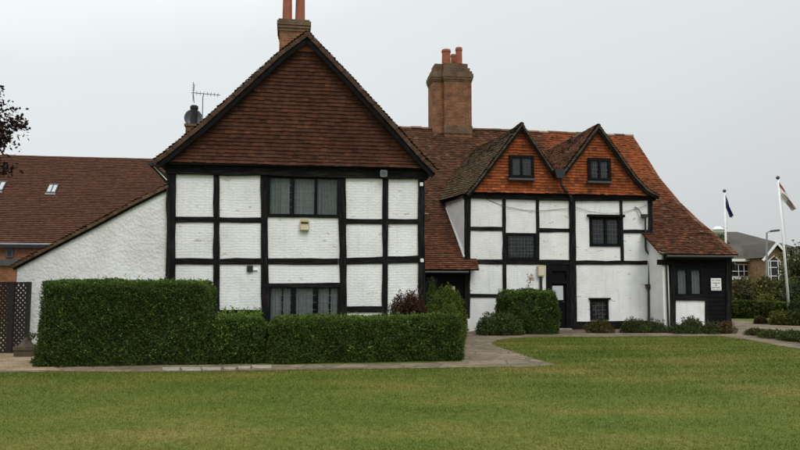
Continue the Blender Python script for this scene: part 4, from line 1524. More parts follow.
o, off, a, b = wall_box('security_alarm', 'yellowed alarm box on the white panel under the upper left window', 'alarm box', 299.8, 219.8, 309.2, 231.4, VL, .09, M['cream'])
mb = MB(); mb.box(a[0] + .03, b[0] - .03, VL - .098, VL - .088, a[1] - .11, a[1] - .06); mb.build('dark_grille', M['ink'], o, off)
mb = MB(); mb.box(a[0] + .02, b[0] - .02, VL - .12, VL - .088, b[1] + .03, b[1] + .13); mb.build('lens_cover', M['cream_pale'], o, off)
o, off, a, b = wall_box('wall_vent', 'small dark square vent with a white pipe stub on a white panel', 'vent', 247, 265.4, 253, 272.2, VL, .05, M['dark_metal'])
mb = MB()
for k in range(4):
    z = b[1] + .03 + k * .035
    mb.box(a[0] + .015, b[0] - .015, VL - .062, VL - .048, z, z + .015)
mb.build('louvre', M['iron'], o, off)
mb = MB().tube([(b[0] + .005, VL - .03, b[1] + .06), (b[0] + .12, VL - .03, b[1] + .06)], .022); mb.build('pipe_stub', M['white_paint'], o, off)
o, off, a, b = wall_box('floodlight', 'small grey floodlight under the left wing eave beam', 'floodlight', 380, 170.5, 386.8, 177.2, VL - .12, .08, M['grey_metal'])
mb = MB().box(a[0] + .015, b[0] - .015, VL - .206, VL - .199, b[1] + .02, a[1] - .02); mb.build('lamp_glass', M['glass'], o, off)
mb = MB().tube([((a[0] + b[0]) / 2, VL - .13, a[1] - .03), ((a[0] + b[0]) / 2, VL - .06, a[1] - .0)], .015); mb.build('bracket', M['iron'], o, off)
for (x, y, lab) in ((421.3, 184.4, 'tiny white junction box high on the left wing corner post'), (421.8, 260.4, 'tiny white junction box halfway down the left wing corner post')):
    o, off, a, b = wall_box('junction_box', lab, 'junction box', x - 1.6, y - 1.8, x + 1.6, y + 1.8, VL - .06, .045, M['white_paint'])
    mb = MB().tube([((a[0] + b[0]) / 2, VL - .075, b[1] + .01), ((a[0] + b[0]) / 2, VL - .075, b[1] - .12)], .007, 5); mb.build('cable', M['iron'], o, off)
o, off, a, b = wall_box('meter_box', 'cream meter box with a black pipe left of the front door', 'meter box', 536.6, 265.6, 543.8, 276.4, VR, .14, M['cream'], gap=-.01)
mb = MB().tube([((a[0] + b[0]) / 2, VR - .06, b[1] + .02), ((a[0] + b[0]) / 2, VR - .06, .35)], .05); mb.build('pipe', M['iron'], o, off)
mb = MB().box(a[0] + .03, b[0] - .03, VR - .15, VR - .138, b[1] + .04, a[1] - .05); mb.build('lid', M['cream_pale'], o, off)
o, off, a, b = wall_box('paper_notice', 'cream paper notice pinned on the black boarded recess wall', 'notice', 450.8, 286.2, 454.9, 291.9, VC - .0, .02, M['paper'])
# sign with five lines of worn lettering
a, b = onV(710.6, 278.2, VO - .01), onV(721.2, 290.4, VO - .01)
sign, off = house_thing('wall_sign', 'white sign with lines of black lettering on the black boarded wall', 'sign', (a[0] + b[0]) / 2, VO, b[1])
mb = MB().box(a[0], b[0], VO - .03, VO - .008, b[1], a[1]); mb.build('board', M['white_paint'], sign, off)
mb = MB()
W_, H_ = b[0] - a[0], a[1] - b[1]
for t, l0, l1, hh, words in ((.17, .10, .92, .062, (4, 7)), (.40, .12, .86, .085, (8,)), (.57, .42, .54, .08, (1,)), (.76, .07, .84, .082, (9,)), (.91, .04, .96, .014, (1,))):
    zc_ = a[1] - H_ * t
    tot = sum(words) + (len(words) - 1)
    cw = W_ * (l1 - l0) / tot
    u = a[0] + W_ * l0
    for w in words:
        for _ in range(w):
            h_ = H_ * hh * .5
            k = random.random()
            if w == 1:
                mb.box(u, u + cw, VO - .0335, VO - .029, zc_ - h_, zc_ + h_)
            else:
                mb.box(u + cw * .12, u + cw * .36, VO - .0335, VO - .029, zc_ - h_, zc_ + h_)
                if k < .7: mb.box(u + cw * .36, u + cw * .86, VO - .0335, VO - .029, zc_ + h_ * .55, zc_ + h_)
                if k > .3: mb.box(u + cw * .36, u + cw * .86, VO - .0335, VO - .029, zc_ - h_, zc_ - h_ * .55)
                if k > .5: mb.box(u + cw * .62, u + cw * .86, VO - .0335, VO - .029, zc_ - h_ * .55, zc_ + h_ * .55)
            u += cw
        u += cw
mb.build('lettering', M['ink'], sign, off)
# lantern on the corner of the outshot
a = onV(731.3, 266.5, VO)
lan, off = house_thing('wall_lantern', 'small black lantern on the right corner of the black outshot', 'lantern', a[0], VO, a[1] - .15)
mb = MB().lathe((a[0] + .04, VO - .12, a[1] - .14), [(.03, 0), (.06, .03), (.085, .2), (.09, .21), (.02, .29)], 6); mb.build('lamp_body', M['iron'], lan, off)
mb = MB().tube([(a[0] - .04, VO - .01, a[1]), (a[0] + .04, VO - .12, a[1] + .16)], .014, 6); mb.build('bracket', M['iron'], lan, off)
# white block at the foot of the corner post
a, b = onV(466.6, 318.8, VR - .2), onV(472.4, 328.6, VR - .2)
blk, off = house_thing('stone_block', 'white painted stone block at the foot of the corner post', 'stone block', (a[0] + b[0]) / 2, VR - .2, 0)
MB().prism([(a[0], -.02), (b[0], -.02), (b[0] - .01, a[1] - .05), (b[0] - .05, a[1]), (a[0] + .04, a[1]), (a[0], a[1] - .04)], VR - .36, VR - .1).build('block', M['white_paint'], blk, off)

# ================================================================== GROUND
def ground_poly(name, pts, z, mat, world=False):
    P = pts if world else [onG(x, y) for x, y in pts]
    mb = MB()
    n = len(P)
    mb.v = [(p[0], p[1], z) for p in P]
    mb.f = [tuple(range(n))]
    o = mb.build(name, M[mat])
    if o.data.polygons and o.data.polygons[0].normal.z < 0:
        o.data.flip_normals()
    return tag(o, kind='structure')


mb = MB(); s = 900
mb.quad((-s, -s, 0), (s, -s, 0), (s, s, 0), (-s, s, 0))
tag(mb.build('ground', M['lawn']), kind='structure')


def wavy(pts, amp=.6, step=14):
    out = []
    for i in range(len(pts) - 1):
        (x0, y0), (x1, y1) = pts[i], pts[i + 1]
        n = max(1, int(math.hypot(x1 - x0, y1 - y0) / step))
        for k in range(n):
            t = k / n
            out.append((x0 + (x1 - x0) * t, y0 + (y1 - y0) * t + (random.uniform(-amp, amp) * .5 if k else 0)))
    out.append(pts[-1])
    return out


front = wavy([(-60, 373), (60, 371.8), (163, 372.2), (270, 370.6), (400, 368.6), (480, 367.4), (536, 366.6), (556, 364.6), (543, 361.6), (528, 357), (512, 351.5),
              (497, 346.6), (491.5, 343.4), (497, 340.6), (510, 338.4), (530, 337.4), (620, 336.8), (700, 336.2), (722, 336.4), (745, 339.5), (775, 345), (830, 354)], .5)
back = [(830, 322.5), (790, 323.5), (760, 322.5), (742, 320.6), (731, 320.4), (725, 327), (716, 331.5), (600, 333.0), (520, 333.4), (482, 334.2), (475, 329), (464, 329), (462, 345), (462, 362), (300, 365), (0, 365), (-60, 365)]
ground_poly('path', front + back, .006, 'paving')
PATH_W = [onG(*p) for p in front + back]
ground_poly('flower_bed', [(470, 334), (482, 334.4), (520, 333.6), (600, 333.2), (716, 331.8), (725, 327.2), (735, 327), (735, 321), (640, 322), (470, 327)], .010, 'soil')
ground_poly('gravel', [(-80, 372.2), (-80, 335), (36, 338), (44, 352), (50, 366), (62, 371)], .013, 'gravel')
ground_poly('flower_bed', wavy([(742, 333.5), (765, 330.6), (800, 331.5), (850, 334), (850, 352), (800, 345.5), (775, 341), (752, 337.6), (742, 333.5)], .4), .010, 'soil')
# pale stone slabs edging the hedge
slab_n = 0
for (x0, x1, y0, y1) in ((163, 180, 368.6, 371.6), (181.6, 200.4, 368.2, 371.6), (201.6, 221, 368.2, 371.0), (223.5, 236, 368.4, 370.4), (238.4, 250, 367.8, 370.0), (251.8, 271, 366.2, 369.2)):
    P = [onG(x0, y1), onG(x1, y1), onG(x1, y0), onG(x0, y0)]
    P = [(p[0] + random.uniform(-.015, .015), p[1] + random.uniform(-.015, .015)) for p in P]
    cx = sum(p[0] for p in P) / 4; cy = sum(p[1] for p in P) / 4
    mb = MB().prism_z(P, .0, .022 + random.uniform(0, .018))
    o = mb.build('stone_slab', M['pale_stone'], None, (cx, cy, 0)); o.location = (cx, cy, 0)
    where = ('leftmost of the row', 'second from the left of the row', 'third from the left of the row', 'third from the right of the row', 'second from the right of the row', 'rightmost of the row')[slab_n]
    tag(o, 'pale stone slab edging the lawn below the hedges, ' + where, 'stone slab', 'pale stone slabs edging the lawn')
    slab_n += 1

# ------------------------------------------------------------------ grass
def in_poly(x, y, poly):
    inside = np.zeros(len(x), bool)
    n = len(poly)
    j = n - 1
    for i in range(n):
        xi, yi = poly[i]; xj, yj = poly[j]
        c = ((yi > y) != (yj > y)) & (x < (xj - xi) * (y - yi) / (yj - yi + 1e-12) + xi)
        inside ^= c
        j = i
    return inside


def grass():
    N = 620000
    # more blades where the camera is near
    yy = 6.2 + (23.5 - 6.2) * RNG.random(N) ** 1.35
    half = .72 * yy + 4.0
    xx = (RNG.random(N) * 2 - 1) * half
    ok = ~in_poly(xx + RNG.normal(0, .03, N), yy + RNG.normal(0, .05, N), PATH_W)      # ragged edge along the stones
    Vv = -xx * SA + yy * CA
    ok &= ~((Vv > 14.2) & (xx * CA + yy * SA < 4.3))
    ok &= ~((xx > 13.5) & (yy > 20.5))
    ok &= Vv < 22.0
    gp = [onG(x, y) for x, y in ((-120, 374), (-120, 330), (36, 338), (62, 371.5))]
    ok &= ~in_poly(xx, yy, gp)
    xx, yy = xx[ok], yy[ok]
    n = len(xx)
    sc = np.clip(yy / 11., .75, 1.7)
    h = RNG.uniform(.014, .034, n) * np.clip(sc, .8, 1.25)
    w = RNG.uniform(.0022, .0042, n) * sc
    th = RNG.random(n) * 2 * np.pi
    band = np.sign(np.sin((-xx * SA * .6 + yy * CA) * 2 * np.pi / 1.05 + .15 * np.sin(xx * .9)))      # mower passes lay the blades to and fro
    lean = (RNG.normal(0, .5, (n, 2)) + np.stack([band * .2, band * .36], 1)) * h[:, None]
    base = np.stack([xx, yy, np.zeros(n)], 1)
    side = np.stack([np.cos(th) * w, np.sin(th) * w, np.zeros(n)], 1)
    tip = base + np.stack([lean[:, 0], lean[:, 1], h], 1)
    V = np.stack([base - side, base + side, tip], 1).reshape(-1, 3)
    c = np.ones((n, 3)) * RNG.uniform(.75, 1.4, n)[:, None]
    dry = RNG.random(n) < .10
    c[dry] *= np.array([1.7, 1.25, 1.2])
    return np_mesh('grass', M['grass'], V, 3, np.repeat(c, 3, 0))


tag(grass(), 'short mown lawn grass with dry brownish patches', 'grass', kind='stuff')

# ================================================================== HEDGES AND PLANTS
def leaf_mesh(name, P, Nn, size, colour_fn, parent, off, mat='leaf', more=(), **k):
    """foliage of a plant: leaves, with further sets (shoots, blooms) in the same crown"""
    sets = [leaf_geo(P, Nn, size, colour_fn, **k)] + [leaf_geo(*m) for m in more]
    return np_mesh(name, M[mat], np.concatenate([q[0] for q in sets]) - np.array(off), 4, np.concatenate([q[1] for q in sets]), parent)


def leaf_geo(P, Nn, size, colour_fn, aspect=.5, up=.3, flat=.6):
    """one small pointed quad per leaf"""
    n = len(P)
    a = RNG.normal(0, 1, (n, 3)) * flat + Nn * .45
    a[:, 2] += up
    a /= np.linalg.norm(a, axis=1)[:, None] + 1e-9
    r = RNG.normal(0, 1, (n, 3)) + Nn * .0
    b = np.cross(a, r); b /= np.linalg.norm(b, axis=1)[:, None] + 1e-9
    s = size * RNG.uniform(.6, 1.35, n)
    L = a * s[:, None]; B = b * (s * aspect * .5)[:, None]
    nrm = np.cross(a, b)
    mid = P + L * .45
    V = np.stack([P, mid + B + nrm * (s * .06)[:, None], P + L, mid - B + nrm * (s * .06)[:, None]], 1).reshape(-1, 3)
    C = np.repeat(colour_fn(P, n), 4, 0)
    return V, C


def greens(base, var=.25, alt=None, p_alt=.0, warm=1.0):
    def fn(P, n):
        c = np.tile(np.array(base), (n, 1))
        if alt is not None:
            sel = RNG.random(n) < p_alt
            c[sel] = alt
        c = c * np.clip(RNG.normal(1, var * .75, n), .45, 1.9)[:, None]
        c *= (1 + .20 * smooth_noise(P[:, 0] * 2.3 + P[:, 1], P[:, 2] * 2.8, 8) + .10 * smooth_noise(P[:, 0] * 7, P[:, 2] * 8 + P[:, 1] * 3, 9))[:, None]
        dead = RNG.random(n) < .012
        c[dead] = np.array((.085, .055, .022))
        c[:, 0] *= RNG.uniform(1.0, 1.4, n) * warm
        c[:, 2] *= .75
        return c
    return fn


def hedge_box(name, label, u0, u1, v0, v1, h, n, size, col, tips=200, bulge=.05, group=None, tip_len=.12, rnd=.16, top_col=None, world=False, cat='hedge'):
    """clipped hedge: leaf shell with uneven faces round a twiggy core, in site coordinates"""
    ctr = ((u0 + u1) / 2, (v0 + v1) / 2, 0)
    o = thing(name, label, cat, ctr if world else to_world(ctr), 0 if world else YAW, group)
    mb = MB()
    i_ = .13
    k = int((u1 - u0) / .3) + 1
    mb.box(u0 + i_, u1 - i_, v0 + i_, v1 - i_, 0, h - .10 - rnd * .45).box(u0 + i_ + rnd * .5, u1 - i_ - rnd * .5, v0 + i_ + rnd * .5, v1 - i_ - rnd * .5, h - .10 - rnd * .45, h - .10)
    mb.build('twig_core', M['hedge_core'], o, ctr)
    A = [(u1 - u0) * h * 1.3, (u1 - u0) * (v1 - v0) * 1.5, (v1 - v0) * h, (v1 - v0) * h, (u1 - u0) * h * .5]
    p = np.array(A) / sum(A)
    face = RNG.choice(5, n, p=p)
    U = u0 + (u1 - u0) * RNG.random(n); W = v0 + (v1 - v0) * RNG.random(n); Z = h * RNG.random(n)
    Nn = np.zeros((n, 3))
    d = np.minimum(RNG.exponential(.05, n), .14)
    bl = lambda x, y, k: smooth_noise(x * 2.2, y * 2.6, k) * bulge + smooth_noise(x * 6, y * 7, k + 3) * bulge * .5 + smooth_noise(x * .8, y * 1.1, k + 6) * bulge * .9
    f = face == 0; W[f] = v0 + d[f] - bl(U[f], Z[f], 1) - .0; Nn[f] = (0, -1, .15)
    f = face == 1; Z[f] = h - d[f] + bl(U[f], W[f] * 2, 2); Nn[f] = (0, 0, 1)
    f = face == 2; U[f] = u0 + d[f] - bl(W[f], Z[f], 3); Nn[f] = (-1, 0, .15)
    f = face == 3; U[f] = u1 - d[f] + bl(W[f], Z[f], 4); Nn[f] = (1, 0, .15)
    f = face == 4; W[f] = v1 - d[f] + bl(U[f], Z[f], 5); Nn[f] = (0, 1, .15)
    # rounded shoulders
    sh = np.clip((Z - (h - .18)) / .18, 0, 1)
    W = np.where(face == 0, W + sh ** 2 * .07, W)
    U = np.where(face == 2, U + sh ** 2 * .06, np.where(face == 3, U - sh ** 2 * .06, U))
    P = np.stack([U, W, np.clip(Z, .02, None)], 1)
    # years of clipping round the corners off
    hc = np.array([(u1 - u0) / 2, (v1 - v0) / 2, h]); q0 = P - np.array([ctr[0], ctr[1], 0])
    q = np.clip(q0, -(hc - rnd), hc - rnd); dd = q0 - q
    m_ = np.abs(dd).max(1); L2_ = np.linalg.norm(dd, axis=1)
    P = np.where((L2_ > 1e-6)[:, None], q + dd * (m_ / np.maximum(L2_, 1e-6))[:, None], q0) + np.array([ctr[0], ctr[1], 0])
    P[:, 2] = np.maximum(P[:, 2], .015)
    # fresh shoots standing above the cut
    more = []
    if tips:
        Pt, Nt = [], []
        for _ in range(tips):
            x, y = random.uniform(u0 + .12, u1 - .12), random.uniform(v0 + .08, v1 - .08)
            L = abs(random.gauss(0, tip_len)) + .03
            lx, ly = random.gauss(0, .25), random.gauss(0, .25)
            m = max(3, int(L / .018))
            for q in range(m):
                t = q / m
                Pt.append((x + lx * L * t, y + ly * L * t, h - .03 + L * t)); Nt.append((random.gauss(0, .8), random.gauss(0, .8), .5))
        for _ in range(tips // 4):                                  # stray shoots out of the front
            x, z0_ = random.uniform(u0 + .1, u1 - .1), random.uniform(.15, h - .1)
            for q_ in range(6):
                Pt.append((x + random.gauss(0, .012), v0 + .03 - .022 * q_, z0_ + .012 * q_)); Nt.append((random.gauss(0, .6), -.8, .4))
        more = [(np.array(Pt), np.array(Nt), size * .9, top_col or col)]
    leaf_mesh('foliage', P, Nn, size, col, o, ctr, more=more)
    return o


H_DARK = greens((.057, .094, .027), .30, (.080, .128, .034), .22, .86)
H_TOP = greens((.120, .20, .040), .3, warm=.82)
H_LOW = greens((.062, .103, .030), .32, (.092, .145, .038), .24, .88)
# site coordinates of the hedge corners come from where they stand on the ground
hedge_box('tall_hedge', 'tall dark green clipped hedge in front of the white roughcast wall', -4.93, -1.66, 14.95, 16.3, 1.66, 95000, .042, H_DARK, 620, .065, 'clipped hedges before the left wing', top_col=H_TOP, tip_len=.065)
hedge_box('low_hedge', 'short low clipped hedge between the tall hedge and the long low hedge', -1.62, -.45, 15.02, 15.75, .91, 22000, .05, H_LOW, 300, .07, 'clipped hedges before the left wing', top_col=H_TOP, tip_len=.11, rnd=.2)
hedge_box('low_hedge', 'long low clipped green hedge in front of the left wing, ending at the path', -.39, 3.72, 14.90, 15.75, .93, 80000, .048, H_LOW, 380, .065, 'clipped hedges before the left wing', top_col=H_TOP, tip_len=.06, rnd=.2)
# loose new growth on the left end of the low hedge
def mound(name, label, cat, c, r, n, size, col, stems=10, shape=1.0, group=None, mat='leaf', bottom=.02, clumps=0, up=.3, spikes=0, spike_len=.3, spike_col=None, flowers=0, flower_col=(.6, .5, .1)):
    """leafy bush: leaves gathered in clumps on an uneven dome, with stems inside; c = base centre, r = half sizes"""
    o = thing(name, label, cat, (c[0], c[1], c[2]), 0, group)
    th = RNG.random(n) * 2 * np.pi
    ph = np.arccos(RNG.random(n) ** .8)
    d = np.stack([np.cos(th) * np.sin(ph), np.sin(th) * np.sin(ph), np.cos(ph)], 1)
    pw = 2.0 / shape
    d2 = d / (np.sum(np.abs(d) ** pw, 1) ** (1 / pw))[:, None]
    bump = 1 + .26 * smooth_noise(th * 2.2, ph * 3.4, c[0]) + .14 * smooth_noise(th * 5, ph * 7, c[1])
    rad = bump * (1 - np.minimum(.6, RNG.exponential(.13, n)))
    P = d2 * rad[:, None] * np.array([r[0], r[1], r[2]]) + np.array(c)
    if clumps:
        cc = P[RNG.integers(0, n, clumps)]
        idx = RNG.integers(0, clumps, n)
        P = cc[idx] + RNG.normal(0, 1, (n, 3)) * (min(r) * .13)
        d = (P - np.array(c)); d /= np.linalg.norm(d, axis=1)[:, None] + 1e-9
    P[:, 2] = np.maximum(P[:, 2], c[2] + bottom)
    mb = MB()
    for i in range(stems):
        a = random.random() * 6.28; f = random.uniform(.3, .85)
        e_ = (c[0] + r[0] * f * math.cos(a), c[1] + r[1] * f * math.sin(a), c[2] + r[2] * random.uniform(.45, .85))
        m_ = (c[0] + r[0] * f * .4 * math.cos(a), c[1] + r[1] * f * .4 * math.sin(a), c[2] + r[2] * .4)
        t_ = .012 * max(.4, r[2])
        mb.tube([(c[0] + .05 * math.cos(a), c[1] + .05 * math.sin(a), c[2] - .01), m_, e_], [t_ * 1.5, t_, t_ * .5], 5)
    Ps, Ns = [], []
    for i in range(spikes):
        a = random.random() * 6.28; f = random.uniform(0, .8)
        b0 = np.array([c[0] + r[0] * f * math.cos(a), c[1] + r[1] * f * math.sin(a), c[2] + r[2] * .75])
        L = spike_len * random.uniform(.4, 1.15) * (1 - f * .4)
        dv = np.array([random.gauss(0, .12), random.gauss(0, .12), 1.]) * L
        mb.tube([np.array(c) + (0, 0, .02), b0, b0 + dv], .006, 4)
        for q in range(int(10 + L * 40)):
            t = random.uniform(.15, 1)
            Ps.append(b0 + dv * t + np.array([random.gauss(0, .03), random.gauss(0, .03), 0])); Ns.append((random.gauss(0, .8), random.gauss(0, .8), .2))
    mb.build('stems', M['stem'], o, c)
    cm = MB()
    cm.lathe((c[0], c[1], c[2]), [(.55, .0), (.66, .18), (.66, .36), (.56, .52), (.36, .64), (.1, .70)], 12)
    cm.v = [(c[0] + (x - c[0]) * r[0], c[1] + (y - c[1]) * r[1], c[2] + (z - c[2]) * r[2]) for x, y, z in cm.v]
    cm.build('twig_core', M['hedge_core'], o, c)
    more = []
    if Ps:
        more.append((np.array(Ps), np.array(Ns), size * .95, spike_col or col))
    if flowers:
        Pf = P[RNG.integers(0, n, flowers)] + d[RNG.integers(0, n, flowers)] * .02
        more.append((Pf, np.tile((0, -.6, .6), (flowers, 1)), size * .8, greens(flower_col, .15), 1.1))
    leaf_mesh('foliage', P, d, size, col, o, c, mat=mat, up=up, more=more)
    return o


def gp(px, py, off_d=0.0):
    x, y = onG(px, py)
    return x, y


def bush_at(px0, px1, py_top, dist, **k):
    """base centre and half sizes of a bush seen between px0..px1 whose middle is dist away"""
    xm = ((px0 + px1) / 2 - 400) / FPX * dist
    hw = (px1 - px0) / 2 / FPX * dist
    top = onY((px0 + px1) / 2, py_top, dist)[1]
    return (xm, dist, 0.0), (hw, min(hw, k.get('depth', hw)), top)


c, r = bush_at(388, 430, 293, 17.0, depth=.4)
mound('red_shrub', 'dark red leaved shrub with tall thin shoots beside the left wing corner', 'shrub', c, (r[0], r[1], r[2] * .9), 17000, .05, greens((.050, .022, .020), .35, (.040, .045, .018), .32), 14, .8, spikes=16, spike_len=.5, spike_col=greens((.085, .030, .026), .3))
c, r = bush_at(424, 463, 296, 19.0, depth=.8)
mound('green_shrub', 'loose bright green bush behind the end of the long low hedge', 'shrub', c, (r[0], r[1], r[2] + .02), 16000, .055, greens((.058, .100, .024), .3, (.085, .13, .03), .2), 16, .62, spikes=12, spike_len=.12)
c, r = bush_at(424, 438, 288, 22.0, depth=.3)
mound('green_shrub', 'tall narrow dark bush under the eave in the recess between the wings', 'shrub', c, r, 3000, .06, greens((.042, .078, .02), .3), 8, .8)
c, r = bush_at(430, 463, 310, 17.0, depth=.5)
mound('green_shrub', 'rounded yellow green shrub right of the red shrub above the low hedge', 'shrub', c, r, 9000, .05, greens((.064, .105, .022), .3), 8, .7)
# clipped bush by the door
a, b = onV(504.5, 310, 22.2), onV(561.5, 292.5, 22.2)
hedge_box('clipped_bush', 'dense clipped dark green bush in front of the meter box and door', a[0], b[0], 22.2, 23.5, b[1], 42000, .05,
          greens((.050, .084, .025), .32, (.078, .122, .032), .22, .88), 300, .12, top_col=H_TOP, tip_len=.06, cat='bush', rnd=.34)
c, r = bush_at(478, 522, 308, 22.9, depth=.4)
mound('leafy_plant', 'low leafy plant with broad leaves left of the clipped bush', 'plant', c, (r[0] * 1.05, .38, r[2] * .72), 5200, .075, greens((.045, .082, .03), .35, (.075, .11, .05), .2), 10, .9, spikes=9, spike_len=.35, flowers=50, flower_col=(.14, .17, .09))
# rose stems in front of the panel
c = (onY(530, 300, 23.6)[0], 23.75, 0)
o = thing('rose_stem', 'thin climbing rose stem with a pale bloom above the clipped bush', 'plant', c)
mb = MB().tube([c, (c[0] + .03, c[1], 1.2), (c[0] - .02, c[1], 1.62), (c[0] + .08, c[1], 1.80)], .010, 5); mb.build('stem', M['stem'], o, c)
P = np.array([(c[0] + random.gauss(.06, .05), c[1] + random.gauss(0, .05), 1.83 + random.gauss(0, .05)) for _ in range(60)])
leaf_mesh('bloom', P, np.tile((0, -1, .3), (60, 1)), .06, greens((.40, .40, .36), .2), o, c, aspect=.9)
P = np.array([(c[0] + random.gauss(0, .06), c[1] + random.gauss(0, .04), random.uniform(1.1, 1.75)) for _ in range(60)])
leaf_mesh('foliage', P, np.tile((0, -.5, .3), (60, 1)), .05, greens((.06, .09, .03), .3), o, c)

# plants in the bed along the right wing
for (x0, x1, yt, dist, n, colr, lab, sp) in (
        (585, 611, 318.5, 23.9, 1700, greens((.075, .062, .026), .35, (.055, .075, .022), .4), 'low brownish green plant under the small ground floor window', 5),
        (619, 644, 318.5, 23.9, 2200, greens((.055, .085, .032), .3), 'spreading green plant at the foot of the white wall, left of the drainpipe', 8),
        (639, 665, 320, 24.1, 1800, greens((.048, .076, .032), .3, (.09, .11, .055), .15), 'grey green plant at the foot of the black drainpipe', 5),
        (667, 682, 323.0, 23.7, 900, greens((.050, .080, .035), .3), 'tiny green plant below the right outshot post', 3),
        (678, 702, 316.5, 23.6, 2600, greens((.060, .092, .036), .3, (.085, .12, .05), .2), 'rounded green plant in front of the white plinth panel', 8),
        (699, 717, 321.5, 23.5, 1200, greens((.050, .075, .032), .3), 'low dark plant before the black boarding', 3),
        (713, 731, 321.5, 23.6, 1000, greens((.085, .062, .030), .35), 'withered brown plant at the right corner of the outshot', 5)):
    c, r = bush_at(x0, x1, yt, dist, depth=.3)
    mound('bed_plant', lab, 'plant', c, (r[0] * 1.12, .30, max(.12, r[2] * .74)), n, .06, colr, 6, 1.0, 'plants in the bed along the house', spikes=sp * 3, spike_len=.26)

# ------------------------------------------------------------------ right-hand garden
RG = 'low border plants beside the right path'
for (x0, x1, yt, yb_, n, colr, lab, fl) in (
        (744, 764, 329.5, 336.5, 1900, greens((.060, .080, .032), .3), 'leftmost clump of the border plants beside the right path', 10),
        (757, 782, 331, 339.5, 2400, greens((.055, .085, .030), .3), 'middle clump of the border plants beside the right path', 14),
        (776, 803, 332, 342.5, 3000, greens((.050, .080, .028), .3), 'rightmost border plant clump nearest the lawn', 14),
        (798, 830, 331, 345.5, 2600, greens((.050, .078, .028), .3), 'border plant clump cut by the right edge of the photo', 14)):
    dist = onG((x0 + x1) / 2, yb_)[1] + .5
    c, r = bush_at(x0, x1, yt, dist, depth=.5)
    mound('border_plant', lab, 'plant', c, (r[0], .5, max(.14, r[2])), n, .06, colr, 6, .9, RG, spikes=6, spike_len=.12, flowers=fl, flower_col=(.30, .30, .18))
for (x0, x1, yt, yb_, n, colr, lab, fc, fl) in (
        (768, 789, 312.5, 325.5, 2600, greens((.085, .105, .028), .3), 'yellow green flowering plant left of the near flagpole foot', (.34, .30, .05), 90),
        (784, 805, 312, 326, 2600, greens((.045, .070, .028), .3), 'dark leafy shrub right of the near flagpole foot', (.2, .2, .1), 0),
        (752, 763, 317.5, 324.5, 900, greens((.075, .065, .028), .3), 'small brownish plant on the grass before the right hedge', (.2, .2, .1), 0),
        (786, 812, 300, 321, 3600, greens((.030, .050, .020), .3), 'taller dark evergreen shrub at the right edge behind the flagpole', (.2, .2, .1), 0)):
    dist = onG((x0 + x1) / 2, yb_)[1] + .4
    c, r = bush_at(x0, x1, yt, dist, depth=.9)
    mound('garden_shrub', lab, 'shrub', c, r, n, .09, colr, 6, .85, flowers=fl, flower_col=fc)
HF = greens((.032, .056, .016), .3, (.055, .085, .022), .15)
HFT = greens((.085, .115, .03), .25)
for (x0, x1, yt, yb_, lab) in ((729, 737.5, 303, 318.5, 'clipped dark hedge right beside the black outshot corner'),
                               (737, 757, 302.3, 318.6, 'left one of the two box cut hedges behind the right path'),
                               (757.4, 772, 302.8, 318, 'right one of the two box cut hedges behind the right path'),
                               (774, 790, 303.6, 317.6, 'farther clipped hedge behind the near flagpole')):
    D = onG(760, yb_)[1]
    a, b = (x0 - 400) / FPX * D, (x1 - 400) / FPX * D
    hh = onY(750, yt, D)[1]
    hedge_box('garden_hedge', lab, a, b, D, D + .9, hh, 6500, .085, HF, 160, .05, 'clipped hedges behind the right path', top_col=HFT, tip_len=.05, world=True)


def pole(name, label, px_top, py_top, px_bot, py_bot, D, flag_fn):
    t = onY(px_top, py_top, D); bx = onY(px_bot, py_bot, D)
    base = (bx[0], D, 0.)
    o = thing(name, label, 'flagpole', base, 0, 'white flagpoles in the garden on the right')
    top = np.array([t[0], D, t[1]])
    b0 = np.array(base)
    mb = MB().tube([b0 - (0, 0, .05), b0 + (top - b0) * .5, top], [.062, .052, .036], 12); mb.build('pole', M['white_paint'], o, base, smooth=True)
    mb = MB().lathe(tuple(top), [(.03, 0), (.075, .04), (.09, .09), (.06, .15), (.01, .17)], 12); mb.build('finial', M['dark_metal'], o, base, smooth=True)
    mb = MB().lathe((base[0], base[1], 0), [(.16, -.02), (.16, .05), (.10, .07), (.09, .3), (.075, .31)], 14); mb.build('base_collar', M['grey_metal'], o, base)
    mb = MB().tube([top + (.07, -.03, -.1), b0 + (.10, -.05, 1.1)], .004, 4); mb.build('halyard', M['grey_metal'], o, base)
    flag_fn(o, base, top)
    return o


def limp_flag(o, base, p0, p1, p2, mat, cfn, w=.12):
    """cloth gathered in folds hanging from hoist p0-p1 down to tip p2"""
    nu, nv = 26, 10
    p0, p1, p2 = map(np.array, (p0, p1, p2))
    vs, cs = [], []
    def S(i, j):
        s, t = i / nu, j / nv
        top = p0 * (1 - s) + p2 * s + np.array([.0, 0, .12 * math.sin(math.pi * s)])
        bot = p1 * (1 - s) + (p2 + np.array([-.10, 0, -.16])) * s
        q = top * (1 - t) + bot * t
        q[1] += w * math.sin(t * 9 + s * 2.5) * (.3 + s * .7)
        q[0] += .05 * math.sin(t * 11 + s * 4) * s
        return q
    for i in range(nu):
        for j in range(nv):
            vs += [S(i, j), S(i + 1, j), S(i + 1, j + 1), S(i, j + 1)]
            cs += [cfn((i + .5) / nu, (j + .5) / nv)] * 4
    return np_mesh('flag', mat, np.array(vs) - np.array(base), 4, np.array(cs), o)


def flag_blue(o, base, top):
    D = top[1]
    q = lambda x, y: (lambda r_: np.array([r_[0], D, r_[1]]))(onY(x, y, D))
    limp_flag(o, base, q(725.2, 194.5), q(725.6, 207), q(732.4, 215), M['flag_white'], lambda s, t: (.030, .038, .115) if t < .75 else (.045, .055, .15))


